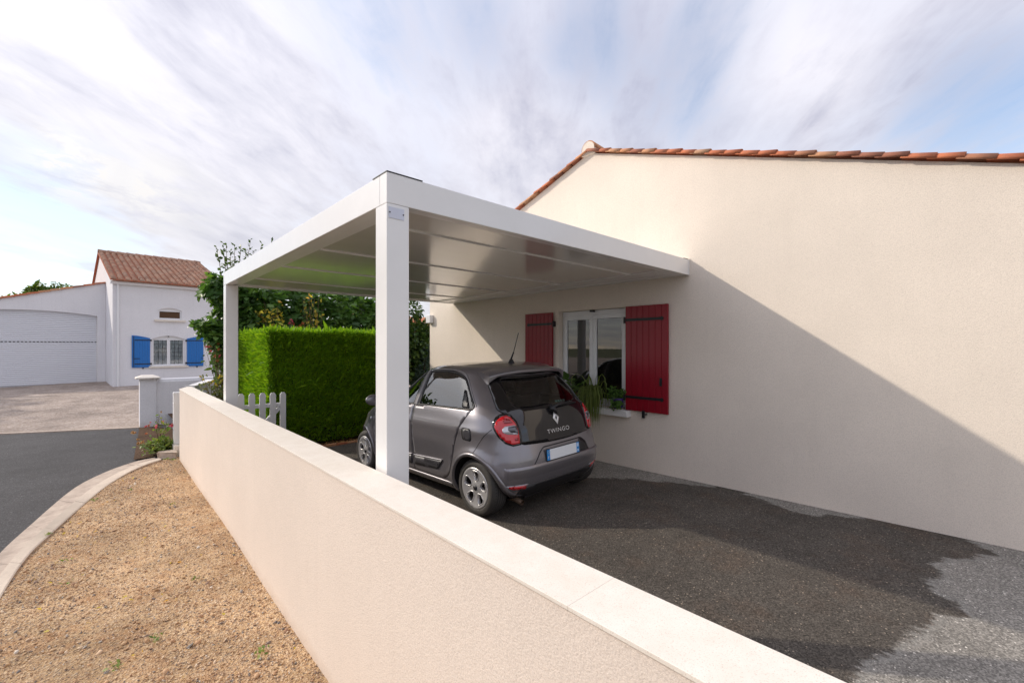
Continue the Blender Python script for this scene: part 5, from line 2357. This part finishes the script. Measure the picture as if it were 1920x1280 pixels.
OVAL = outline_leaf([(0.02, 0), (.24, .3), (.25, .58), (0.01, 1)])
FIGL = outline_leaf([(.03, 0), (.30, .06), (.46, .26), (.27, .36), (.47, .62), (.20, .60), (.16, .86), (.01, 1.0)], .18, .25)
NARROW = outline_leaf([(.02, 0), (.12, .4), (.01, 1)])
SMALL = (np.array([(0, 0, 0), (.28, .5, .06), (0, 1, -.08), (-.28, .5, .06)], float), np.array([(0, 1, 2), (0, 2, 3)]))


def leaf_mats(pos, tip, nrm, size, width=1.0):
    """orthonormal frames (n,3,3) with columns x, y (tip), z"""
    t = norm(tip)
    x = norm(np.cross(t, nrm))
    z = np.cross(x, t)
    return np.stack([x * width, t, z], -1) * size[:, None, None]


def leaf_verts(pos, Mx, tmpl):
    v, f = tmpl
    n, k = len(pos), len(v)
    V = np.einsum('nij,kj->nki', Mx, v) + pos[:, None, :]
    Fc = (f[None] + (np.arange(n) * k)[:, None, None]).reshape(-1, f.shape[1])
    return V.reshape(-1, 3), Fc


def crown_points(blobs, n, shell=.55, front=None):
    """points in a set of ellipsoids (cx,cy,cz,rx,ry,rz), crowded towards their surface; also outward directions"""
    vol = np.array([b[3] * b[4] * b[5] for b in blobs]) ** .7
    pick = RNG.choice(len(blobs), n, p=vol / vol.sum())
    B = np.array(blobs)[pick]
    d = rdir(n)
    if front is not None:
        fl = (d @ np.array(front)) < -.25
        d[fl] *= -1
    r = shell + (1 - shell) * RNG.random(n) ** .6
    r *= 1 + RNG.normal(0, .08, n)
    return B[:, :3] + d * B[:, 3:6] * r[:, None], d


def leafy(name, parent, pos, out, size, tmpl, mat, org, width=1.0, hang=.35, jitter=.8, kind='stuff', sizevar=.3):
    n = len(pos)
    tip = norm(out + RNG.normal(0, jitter, (n, 3)) + np.array((0, 0, -hang)))
    up = norm(np.array((0, 0, 1.0)) + out * .6 + RNG.normal(0, .5, (n, 3)))
    s = size * np.exp(RNG.normal(0, sizevar, n))
    Mx = leaf_mats(pos, tip, up, s, width)
    V, Fc = leaf_verts(pos - np.array(org), Mx, tmpl)
    return obj(name, fast_mesh(name, V, Fc, mat), parent, kind=kind)


def limbs(name, parent, org, base, tops, r0, mat, n=7):
    m = MB(org)
    for t in tops:
        b, t = Vector(base), Vector(t)
        mid = b.lerp(t, .5) + Vector((random.uniform(-.15, .15), random.uniform(-.15, .15), .1))
        m.tube([b, b.lerp(mid, .5) + Vector((0, 0, .05)), mid, mid.lerp(t, .6), t], [r0, r0 * .8, r0 * .55, r0 * .35, r0 * .12], n)
    return m.build(name, mat, parent, smooth=True)


# ---------------------------------------------------------------- clipped hedge
def build_hedge():
    org = (3.3, 9.9, -.1)
    root = thing('hedge', 'clipped green conifer hedge with flat top and sides behind the car', 'hedge', org)
    x0, x1, y0, y1, z0, z1 = 2.12, 4.55, 8.62, 11.3, -.05, 2.02
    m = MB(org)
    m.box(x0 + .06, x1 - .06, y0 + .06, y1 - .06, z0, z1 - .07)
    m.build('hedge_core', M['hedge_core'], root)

    def face(n, kind):
        u, v = RNG.random(n), RNG.random(n)
        if kind == 'front':
            p = np.stack([x0 + (x1 - x0) * u, np.full(n, y0 + .05), z0 + (z1 - z0) * v], 1)
            o = np.tile((0, -1., 0), (n, 1))
        elif kind == 'left':
            p = np.stack([np.full(n, x0 + .05), y0 + (y1 - y0) * u, z0 + (z1 - z0) * v], 1)
            o = np.tile((-1., 0, 0), (n, 1))
        elif kind == 'right':
            p = np.stack([np.full(n, x1 - .05), y0 + (y1 - y0) * u, z0 + (z1 - z0) * v], 1)
            o = np.tile((1., 0, 0), (n, 1))
        else:
            p = np.stack([x0 + (x1 - x0) * u, y0 + (y1 - y0) * v, np.full(n, z1 - .05)], 1)
            o = np.tile((0, 0, 1.), (n, 1))
        # gently uneven clipped surface, thinner at the foot
        w = .022 * np.sin(p[:, 0] * 5 + p[:, 2] * 3.1) * np.sin(p[:, 1] * 4.2 + p[:, 2] * 6) + RNG.normal(0, .016, n)
        p = p + o * w[:, None]
        return p, o
    P, O, L = [], [], []
    for kind, n in (('front', 46000), ('left', 30000), ('right', 5000), ('top', 42000)):
        p, o = face(n, kind)
        P.append(p)
        O.append(o)
        L.append(np.full(n, .095 if kind == 'top' else .075))
    # here and there a sprig stands proud or the surface dips
    P, O, L = np.concatenate(P), np.concatenate(O), np.concatenate(L)
    thin = (P[:, 2] < z0 + .30) & (RNG.random(len(P)) < .55)
    P, O, L = P[~thin], O[~thin], L[~thin]
    n = len(P)
    P = P + O * (np.where(RNG.random(n) < .06, RNG.uniform(.01, .05, n), 0))[:, None]
    tip = norm(O * .75 + np.array((0, 0, .75)) + RNG.normal(0, .45, (n, 3)))
    ln = L * np.exp(RNG.normal(0, .3, n))
    side = norm(np.cross(tip, RNG.normal(0, 1, (n, 3))))
    wdt = ln * .085
    a = P + side * wdt[:, None] * .6
    b = P - side * wdt[:, None] * .6
    mid = P + tip * (ln * .55)[:, None]
    c, d = mid + side * wdt[:, None], mid - side * wdt[:, None]
    e = P + tip * ln[:, None] + np.array((0, 0, -.10)) * ln[:, None]
    V = np.stack([a, b, d, e, c], 1).reshape(-1, 3) - np.array(org)
    Fc = np.arange(n * 5).reshape(-1, 5)
    obj('sprigs', fast_mesh('sprigs', V, Fc, M['hedge']), root, kind='stuff')


build_hedge()

# ---------------------------------------------------------------- fig tree behind the hedge, big lobed leaves
def build_fig():
    org = (3.6, 12.0, -.1)
    root = thing('fig_tree', 'broad fig tree with large lobed dark green leaves behind the clipped hedge', 'fig tree', org)
    tr = limbs('trunk', root, org, (3.6, 12.2, -.1), [(2.0, 11.4, 2.4), (2.6, 11.6, 3.0), (3.6, 11.8, 3.1), (4.6, 11.8, 3.0), (5.4, 12, 2.8), (1.9, 11.3, 1.6)], .07, M['bark'])
    blobs = [(2.55, 11.5, 2.35, .75, .6, .75), (3.4, 11.6, 2.45, .8, .6, .75), (4.3, 11.7, 2.4, .8, .6, .75), (5.2, 11.9, 2.4, .8, .6, .75),
             (2.20, 11.4, 2.95, .45, .4, .42), (2.25, 11.35, 2.55, .38, .4, .40), (2.35, 11.5, 1.65, .55, .5, .55), (1.80, 11.3, 3.05, .20, .3, .24), (1.82, 11.3, 2.08, .20, .30, .22), (3.0, 11.6, 1.6, .8, .5, .6), (5.8, 12.2, 2.3, .5, .6, .8),
             (1.62, 11.2, 2.92, .14, .2, .09), (1.52, 11.15, 2.27, .14, .2, .06), (1.66, 11.2, 2.10, .16, .2, .14)]
    n = 4200
    pos, out = crown_points(blobs, n, .62, front=(-.45, -.8, .3))
    tip = norm(out + RNG.normal(0, .6, (n, 3)) + np.array((0, -.2, -.55)))
    up = norm(np.array((-.2, -.35, .8)) + out * .5 + RNG.normal(0, .45, (n, 3)))
    s = .185 * np.exp(RNG.normal(0, .25, n))
    Mx = leaf_mats(pos, tip, up, s, 1.0)
    # the leaves that stand nearest are objects of their own
    dist = pos[:, 1] * .8 + pos[:, 0] * .25 + RNG.normal(0, .12, n)
    seen = (pos[:, 2] > 1.95) | (pos[:, 0] < 2.0)
    order = np.argsort(np.where(seen, dist, 1e9))
    near, rest = order[:240], order[240:]
    V, Fc = leaf_verts(pos[rest] - np.array(org), Mx[rest], FIGL)
    obj('crown', fast_mesh('crown', V, Fc, M['fig']), root, kind='stuff')
    me = fast_mesh('leaf', FIGL[0], FIGL[1], M['fig'])
    for i in near:
        o = obj('leaf', me, root)
        m4 = Matrix([list(r) for r in Mx[i]]).to_4x4()
        m4.translation = Vector(pos[i]) - Vector(org)
        o.matrix_local = m4


build_fig()


def build_shoots():
    org = (2.3, 12.6, -.1)
    root = thing('slender_tree', 'slender tree with upright leafy shoots rising above the carport corner', 'tree', org)
    tops = []
    for px, py in ((406, 463), (418, 455), (424, 460), (440, 460), (452, 461), (470, 449), (477, 470), (491, 456), (510, 452), (432, 470), (462, 468)):
        t = (px - 960) / 826
        rx, ry = .680 + .7332 * t, .7332 - .680 * t
        d = (12.6 + random.uniform(-.25, .25)) / ry
        tops.append((rx * d, ry * d, CAM_H + (650 - py) / 826 * d))
    m = MB(org)
    P, T = [], []
    for tx, ty, tz in tops:
        b = Vector((2.35 + (tx - 2.35) * .45, 12.6, 2.9))
        e = Vector((tx, ty, tz))
        m.tube([(2.35, 12.65, -.1), (2.35 + (tx - 2.35) * .2, 12.62, 1.5), b, b.lerp(e, .5), e], [.03, .025, .016, .008, .003], 5)
        for k in range(34):
            q = b.lerp(e, .1 + .9 * k / 33)
            P.append(q)
            T.append((random.uniform(-1, 1), random.uniform(-1, 1), random.uniform(.1, .9)))
    m.build('trunk', M['twig'], root, smooth=True)
    P, T = np.array([p[:] for p in P]), norm(np.array(T))
    s = .085 * np.exp(RNG.normal(0, .25, len(P)))
    Mx = leaf_mats(P, T, rdir(len(P)), s, 1.0)
    V, Fc = leaf_verts(P - np.array(org), Mx, OVAL)
    obj('leaves', fast_mesh('leaves', V, Fc, M['dark_leaf']), root, kind='stuff')


build_shoots()


def twiggy_shrub(name, label, cat, base, stems, nleaf, lsize, mat, flowers=(), tmpl=OVAL, twig='twig', group=None, spread=.06):
    org = tuple(base)
    root = thing(name, label, cat, org, group=group)
    m = MB(org)
    P, T = [], []
    for e in stems:
        e = Vector(e)
        b = Vector(base)
        mid = b.lerp(e, .55) + Vector((random.uniform(-.08, .08), random.uniform(-.08, .08), .06))
        m.tube([b, mid, e], [.010, .007, .003], 5)
        for k in range(nleaf):
            f = .25 + .75 * k / nleaf
            q = mid.lerp(e, (f - .5) * 2) if f > .5 else b.lerp(mid, f * 2)
            P.append(tuple(q + Vector((random.gauss(0, spread), random.gauss(0, spread), random.gauss(0, spread)))))
            T.append((random.gauss(0, 1), random.gauss(0, 1), random.gauss(.1, .6)))
    m.build('stems', M[twig], root, smooth=True)
    P, T = np.array(P), norm(np.array(T))
    s = lsize * np.exp(RNG.normal(0, .3, len(P)))
    Mx = leaf_mats(P, T, norm(np.array((0, -.3, .7)) + RNG.normal(0, .6, (len(P), 3))), s, 1.0)
    V, Fc = leaf_verts(P - np.array(org), Mx, tmpl)
    obj('leaves', fast_mesh('leaves', V, Fc, M[mat]), root, kind='stuff')
    for (fx, fy, fz, r, fm) in flowers:
        k = 12
        pp = np.tile((fx, fy, fz), (k, 1)) + RNG.normal(0, r * .25, (k, 3))
        td = norm(RNG.normal(0, 1, (k, 3)) + np.array((0, -.4, .5)))
        Mx = leaf_mats(pp, td, rdir(k), np.full(k, r * 1.1), 1.6)
        V, Fc = leaf_verts(pp - np.array(org), Mx, OVAL)
        obj('flower', fast_mesh('flower', V, Fc, M[fm]), root)
    return root


def pxy(px, py, Y):
    """the point of the depth plane y = Y that lies along a sight line measured on the photograph"""
    t = (px - 960) / 826
    rx, ry = .680 + .7332 * t, .7332 - .680 * t
    d = Y / ry
    return (rx * d, Y, CAM_H + (650 - py) / 826 * d)


# two yellowing shrubs poking up behind the hedge
random.seed(21)
twiggy_shrub('yellow_shrub', 'bushy yellow-leaved shrub behind the hedge, wider of the two yellow ones', 'shrub', (2.95, 11.0, -.1),
             [pxy(505 + random.uniform(-16, 22), y, 10.9 + random.uniform(-.15, .15)) for y in (566, 572, 578, 570, 580, 586, 592, 596, 600, 575, 590, 584, 597)], 34, .10, 'yellow_leaf', spread=.08, group='yellow-leaved shrubs behind the hedge')
twiggy_shrub('yellow_shrub', 'tall thin yellow-leaved shrub with red stems behind the hedge', 'shrub', (3.65, 11.0, -.1),
             [pxy(x, y, 10.9) for x, y in ((578, 545), (570, 556), (590, 560), (572, 568), (598, 555), (604, 580), (575, 580), (585, 552), (596, 590), (568, 562))], 18, .10, 'yellow_leaf', spread=.05, group='yellow-leaved shrubs behind the hedge')
fl = [(*pxy(x, y, 10.8), .035, m_) for x, y, m_ in ((546, 601, 'red_flower'), (550, 608, 'orange_flower'), (543, 607, 'red_flower'), (562, 612, 'orange_flower'), (567, 606, 'orange_flower'), (556, 615, 'orange_flower'))]
twiggy_shrub('rose_bush', 'rose bush with orange and red blooms showing over the hedge top', 'rose bush', (3.25, 10.95, -.1),
             [pxy(x, y, 10.85) for x, y in ((545, 600), (552, 605), (563, 607), (570, 602), (557, 612), (538, 610), (576, 612))], 10, .10, 'fig', fl)
# flowering shrub left of the far post
fl = [(*pxy(x, y, 11.0), .045, m_) for x, y, m_ in ((386, 650), (392, 651), (396, 648), (395, 657), (409, 645), (411, 655), (403, 668), (412, 668), (408, 676), (414, 647), (402, 690)) for m_ in ('red_flower',)] if False else \
     [(*pxy(x, y, 11.0), .03, m_) for x, y, m_ in ((386, 650, 'red_flower'), (392, 651, 'red_flower'), (396, 648, 'orange_flower'), (395, 657, 'red_flower'), (409, 645, 'orange_flower'), (411, 655, 'orange_flower'), (403, 668, 'orange_flower'), (412, 668, 'red_flower'), (408, 676, 'orange_flower'))]
twiggy_shrub('lantana_bush', 'loose bush with pink and orange flowers hanging beside the far carport post', 'bush', (2.0, 11.2, -.1),
             [pxy(x, y, 11.0 + random.uniform(-.1, .2)) for x, y in ((385, 652), (395, 660), (402, 640), (408, 655), (412, 672), (400, 675), (406, 690), (414, 690), (415, 700), (398, 648), (412, 645), (410, 682), (404, 662), (414, 660), (416, 710))], 22, .085, 'tree_leaf', fl, spread=.06)
fl = [(*pxy(x, y, 9.7), .022, 'yellow_flower') for x, y in ((381, 711), (391, 716), (400, 714), (404, 720), (411, 708), (414, 715), (416, 713), (407, 724), (396, 719), (417, 705), (376, 706), (413, 704))]
twiggy_shrub('yellow_flower_shrub', 'low shrub with small yellow flowers behind the garden wall near the far post', 'shrub', (1.62, 9.75, -.05),
             [pxy(x, y, 9.7 + random.uniform(-.2, .2)) for x, y in ((376, 706), (383, 712), (392, 716), (400, 712), (406, 708), (412, 703), (417, 700), (388, 722), (396, 724), (404, 722), (412, 718), (418, 712), (395, 735), (405, 735), (414, 732), (420, 728), (402, 745), (412, 745), (420, 742))], 44, .05, 'shrub_leaf', fl, spread=.055, tmpl=SMALL)
# geranium-like plant spilling over the kerb end
random.seed(5)
base = (.86, 11.35, -.37)
stems, fl = [], []
for k in range(46):
    a = random.uniform(0, 2 * math.pi)
    r = random.uniform(.05, .33)
    stems.append((base[0] + r * math.cos(a) * .85 - .06, base[1] + r * math.sin(a) * .9 - .08, base[2] + random.uniform(.10, .36) * (1.15 - r * 1.6)))
stems += [pxy(300, 776, 11.4), pxy(303, 785, 11.4), pxy(257, 834, 11.2), pxy(312, 790, 11.4)]
for x, y, r, m_ in ((273, 800, .03, 'red_flower'), (292, 800, .03, 'red_flower'), (323, 797, .045, 'red_flower'), (302, 772, .02, 'dry_flower'), (282, 792, .018, 'red_flower'), (306, 790, .018, 'red_flower'), (278, 798, .025, 'orange_flower'),
                   (251, 811, .04, 'dry_flower'), (259, 831, .035, 'dry_flower'), (268, 829, .03, 'dry_flower'), (258, 824, .025, 'dry_flower'), (274, 813, .022, 'orange_flower')):
    fl.append((*pxy(x, y, 11.2), r, m_))
twiggy_shrub('flowering_plant', 'bright green flowering plant spilling over the kerb at the garden wall end', 'plant', base, stems, 20, .062, 'bush_leaf', fl, spread=.035)


# ---------------------------------------------------------------- trees
def leafy_tree(name, label, cat, base, tops, blobs, n, lsize, mat, tmpl=OVAL, r0=.09, shell=.5, group=None):
    org = tuple(base)
    root = thing(name, label, cat, org, group=group)
    limbs('trunk', root, org, base, tops, r0, M['bark'])
    pos, out = crown_points(blobs, n, shell)
    leafy('crown', root, pos, out, lsize, tmpl, M[mat], org)
    return root


leafy_tree('broadleaf_tree', 'dark leafy tree in the gap between the near post and the house corner', 'tree', (6.9, 11.6, -.1), [(6.3, 11.2, 2.2), (6.9, 11.4, 2.8), (7.4, 11.6, 2.4)],
           [(6.45, 11.2, 1.75, .42, .5, .62), (6.05, 11.5, 2.7, .35, .4, .45), (6.9, 11.4, 2.0, .5, .5, .6), (6.2, 11.4, 1.15, .5, .5, .5), (6.75, 11.5, 1.2, .45, .4, .5), (5.9, 11.4, 2.1, .4, .4, .5), (7.3, 11.8, 1.7, .5, .5, .8), (*pxy(774, 580, 11.4), .22, .3, .30), (*pxy(784, 625, 11.4), .40, .4, .30)], 6200, .11, 'dark_leaf')
# bluish conifer below it
org = (6.75, 10.9, -.1)
cr = thing('blue_conifer', 'small blue-green conifer in front of the dark tree beside the house corner', 'conifer', org)
limbs('trunk', cr, org, org, [(6.75, 10.9, 1.7)], .04, M['bark'])
pos, out = [], []
for k in range(3200):
    h = random.random() ** 1.2
    r = .60 * (1 - h) * (.55 + .45 * random.random() ** .5)
    a = random.uniform(0, 2 * math.pi)
    pos.append((6.75 + r * math.cos(a), 10.9 + r * math.sin(a), -.0 + 1.75 * h))
    out.append((math.cos(a), math.sin(a), .35))
leafy('crown', cr, np.array(pos), norm(np.array(out)), .11, NARROW, M['blue_leaf'], org, hang=.1, jitter=.35)

leafy_tree('tree', 'tree top showing over the sloping garage roof', 'tree', (-2.9, 41, -.5), [(-3.2, 41, 4.6), (-2.6, 41, 5.0), (-1.8, 41, 4.8)],
           [(*pxy(72, 548, 41), .55, .8, .40), (*pxy(90, 548, 41), .5, .7, .35), (*pxy(107, 540, 41), .28, .4, .38), (*pxy(75, 538, 41), .28, .3, .26), (*pxy(45, 560, 41), .5, .6, .3), (*pxy(125, 538, 41), .22, .3, .14), (*pxy(58, 546, 41), .3, .4, .3), (*pxy(10, 562, 41), .3, .4, .2)], 1800, .17, 'tree_leaf')
leafy_tree('tall_tree', 'tall broad tree far down the road, seen reflected in the car side window', 'tree', (-14.5, 34.6, -.5), [(-17, 34.4, 8), (-12.6, 34.6, 8.5), (-14.6, 34.2, 10)],
           [(-17.0, 34.6, 6.8, 3.0, 2.4, 2.8), (-12.4, 34.7, 6.2, 2.8, 2.4, 2.8), (-14.7, 34.4, 9.0, 2.6, 2.2, 2.2), (-19.6, 34.5, 5.2, 2.2, 2.0, 2.4), (-14.5, 34.5, 4.5, 3.2, 2.2, 1.8), (-10.4, 34.5, 4.6, 1.6, 1.6, 2.0)], 8000, .40, 'dark_leaf', r0=.3)
# trees across the road: they show as the dark reflection in the house window
for k, (y, h, lab) in enumerate(((-9.5, 4.6, 'lowest dark tree of the row across the road, reflected in the window'), (-3.5, 5.4, 'tall dark tree in the row across the road, reflected in the window'), (2.5, 5.0, 'round dark tree in the row across the road, reflected in the window'))):
    x = -15.5 - k * .6
    leafy_tree('roadside_tree', lab, 'tree', (x, y, -.4), [(x, y - .8, h * .7), (x, y + .9, h * .7), (x, y, h * .85)],
               [(x, y, h * .55, 1.5, 3.0, h * .42), (x + .3, y + 1.4, h * .42, 1.2, 1.6, h * .36), (x + .2, y - 1.5, h * .42, 1.2, 1.6, h * .36)], 4200, .26, 'dark_leaf', r0=.16, group='trees across the road')

# ---------------------------------------------------------------- picket gate
def build_gate():
    org = (1.85, 7.98, -.05)
    root = thing('picket_gate', 'low white wooden picket gate between the far post and the hedge', 'gate', org)
    Y = 7.98
    for k in range(5):
        x = 1.585 + k * .152
        top = 1.02 - .004 * k
        m = MB(org)
        hw = .043
        m.prism([(x - hw, -.02), (x + hw, -.02), (x + hw, top - .035), (x + hw * .45, top), (x - hw * .45, top), (x - hw, top - .035)], Y - .012, Y + .012, 'y')
        m.build('picket', M['white_paint'], root, bevel=.004)
    for z in (.80, .14):
        m = MB(org)
        m.box(1.48, 2.235, Y + .0125, Y + .045, z - .032, z + .032)
        m.build('rail', M['white_paint'], root, bevel=.004)
    m = MB(org)
    m.hexa([(1.58, Y + .0125, .20), (1.66, Y + .0125, .17), (1.66, Y + .042, .17), (1.58, Y + .042, .20), (2.12, Y + .0125, .765), (2.20, Y + .0125, .765), (2.20, Y + .042, .765), (2.12, Y + .042, .765)])
    m.build('brace', M['white_paint'], root, bevel=.003)


build_gate()

org = (3.2, 8.25, -.1)
ed = thing('terracotta_edging', 'row of terracotta edging tiles along the foot of the hedge', 'edging', org)
for k in range(13):
    m = MB(org)
    x = 1.95 + k * .205
    m.box(x, x + .198, 8.20, 8.245, -.12, -.028 + random.uniform(-.004, .004))
    m.build('edging_tile', M['tile'], ed, bevel=.010)
# dry leaves at the foot of the hedge
n = 500
pp = np.stack([RNG.uniform(2.1, 4.5, n), RNG.uniform(8.27, 8.7, n), np.full(n, -.075)], 1)
Mx = leaf_mats(pp, norm(RNG.normal(0, 1, (n, 3)) * np.array((1, 1, .15))), norm(np.array((0, 0, 1.)) + RNG.normal(0, .2, (n, 3))), np.full(n, .05), 1.0)
V, Fc = leaf_verts(pp, Mx, OVAL)
o = obj('leaf_litter', fast_mesh('leaf_litter', V, Fc, M['dry_flower']), None, kind='stuff')
o['label'] = 'dry fallen leaves on the soil at the foot of the hedge'

# ---------------------------------------------------------------- pots on the window sill
def pot(root, org, x, y, z, r, h, mat):
    m = MB(org)
    m.lathe([(0, 0), (r * .68, 0), (r * .95, h * .82), (r * 1.05, h * .82), (r * 1.05, h), (r * .92, h), (r * .90, h * .9), (0, h * .9)], (x, y, z), 'z', 28)
    return m.build('pot', mat, root, smooth=False)


SILL = .861
org = (5.47, 4.50, SILL)
t = thing('potted_plant', 'terracotta pot with a broad-leaved green plant at the car end of the window sill', 'potted plant', org, group='pots on the window sill')
pot(t, org, 5.47, 4.50, SILL, .085, .17, simple('terracotta_pot', (.28, .13, .075), .8))
n = 60
P = np.stack([RNG.normal(5.46, .09, n), RNG.normal(4.50, .13, n), RNG.uniform(1.06, 1.26, n)], 1)
leafy('leaves', t, P, norm(P - np.array((5.47, 4.5, .98))), .10, OVAL, M['pot_leaf'], org, width=1.4)

org = (5.45, 4.06, SILL)
t = thing('spider_plant', 'spider plant with long pale green leaves cascading over the window sill', 'spider plant', org, group='pots on the window sill')
pot(t, org, 5.47, 4.05, SILL, .10, .17, simple('brown_pot', (.13, .075, .05), .7))
V, Fc = [], []
random.seed(3)
for k in range(330):
    a = random.uniform(0, 2 * math.pi)
    up = random.uniform(.05, .20)
    fall = random.uniform(.15, .50) if math.cos(a) < .35 else random.uniform(.05, .14)
    ex = -abs(random.gauss(.10, .05)) if math.cos(a) < .35 else random.gauss(-.02, .05)
    ey = random.gauss(.01, .105)
    b0 = Vector((5.47 + random.gauss(0, .03), 4.06 + random.gauss(0, .035), 1.03))
    if k < 9:
        fall, up, ey = -.05, random.uniform(.25, .38), random.uniform(-.3, .3)
    pts = []
    for i in range(7):
        f = i / 6
        z = 1.03 + up * math.sin(min(1, f * 1.6) * math.pi * .5) - (up + fall) * max(0, f - .35) ** 1.5 / .65 ** 1.5
        pts.append(Vector((b0.x + ex * min(1, f * 1.7), b0.y + ey * min(1, f * 1.5) + .02 * math.sin(k + f * 3), z)))
        pts[-1].x = min(pts[-1].x, 5.385) if pts[-1].z < .90 else pts[-1].x
    w = random.uniform(.004, .008)
    s_ = Vector((math.sin(a) * .3, 1, 0)).normalized()
    b = len(V)
    for i, q in enumerate(pts):
        ww = w * (1 - (i / 6) ** 3) + .0006
        V += [tuple(q + s_ * ww - Vector(org)), tuple(q - s_ * ww - Vector(org))]
    for i in range(6):
        Fc.append((b + 2 * i, b + 2 * i + 1, b + 2 * i + 3, b + 2 * i + 2))
obj('leaves', fast_mesh('leaves', V, Fc, M['spider_leaf']), t, kind='stuff')

org = (5.45, 3.63, SILL)
t = thing('potted_plant', 'purple pot with small green succulent leaves by the open red shutter', 'potted plant', org, group='pots on the window sill')
pot(t, org, 5.46, 3.63, SILL + .006, .082, .155, simple('purple_pot', (.055, .018, .17), .35))
m = MB(org)
m.lathe([(0, 0), (.085, 0), (.092, .012), (0, .008)], (5.46, 3.63, SILL), 'z', 24)
m.build('saucer', simple('saucer', (.5, .45, .38), .6), t)
pts = []
for cx, cy, cz, r, k in ((5.44, 3.67, 1.07, .06, 60), (5.45, 3.58, 1.07, .06, 60), (5.43, 3.62, 1.08, .05, 50), (5.38, 3.60, .955, .055, 70), (5.37, 3.57, .93, .045, 50), (5.37, 3.635, .90, .035, 30), (5.45, 3.745, 1.045, .045, 40), (5.44, 3.53, 1.13, .03, 16), (5.42, 3.70, 1.15, .035, 18)):
    pts.append(np.array((cx, cy, cz)) + RNG.normal(0, r * .6, (k, 3)))
P = np.concatenate(pts)
leafy('leaves', t, P, rdir(len(P)), .038, OVAL, M['pot_leaf'], org, width=1.7, hang=-.2)

# a few small weeds and fallen leaves in the gravel bed
P, T = [], []
for cx, cy, n in ((-.08, 8.35, 8), (.30, 8.6, 8), (.62, 4.9, 10), (.28, 4.1, 14), (.18, 3.0, 10), (.80, 3.4, 12), (.50, 2.6, 9), (-.28, 6.2, 8), (-.22, 5.6, 8), (.66, 7.4, 6), (.95, 10.35, 14), (.88, 10.5, 14), (.05, 3.9, 10), (-.45, 7.2, 10)):
    for k in range(n):
        a = random.uniform(0, 2 * math.pi)
        P.append((cx + random.gauss(0, .025), cy + random.gauss(0, .03), G_OUT + .015))
        T.append((math.cos(a), math.sin(a), random.uniform(.2, 1)))
P, T = np.array(P), norm(np.array(T))
Mx = leaf_mats(P, T, norm(RNG.normal(0, .4, (len(P), 3)) + np.array((0, 0, 1.))), RNG.uniform(.015, .045, len(P)), 1.0)
V, Fc = leaf_verts(P, Mx, OVAL)
o = obj('weeds', fast_mesh('weeds', V, Fc, M['bush_leaf']), None, kind='stuff')
o['label'] = 'sparse small green weeds growing in the tan gravel bed'
n = 90
P = np.stack([RNG.uniform(-.5, 1.0, n), RNG.uniform(1.5, 10, n), np.full(n, G_OUT + .018)], 1)
P = P[signed_dist(P[:, 0], P[:, 1], bed_poly) > .05]
n = len(P)
Mx = leaf_mats(P, norm(RNG.normal(0, 1, (n, 3)) * np.array((1, 1, .2))), norm(np.array((0, 0, 1.)) + RNG.normal(0, .3, (n, 3))), RNG.uniform(.02, .045, n), 1.0)
V, Fc = leaf_verts(P, Mx, OVAL)
o = obj('fallen_leaves', fast_mesh('fallen_leaves', V, Fc, M['yellow_leaf']), None, kind='stuff')
o['label'] = 'scattered yellow fallen leaves lying on the tan gravel bed'
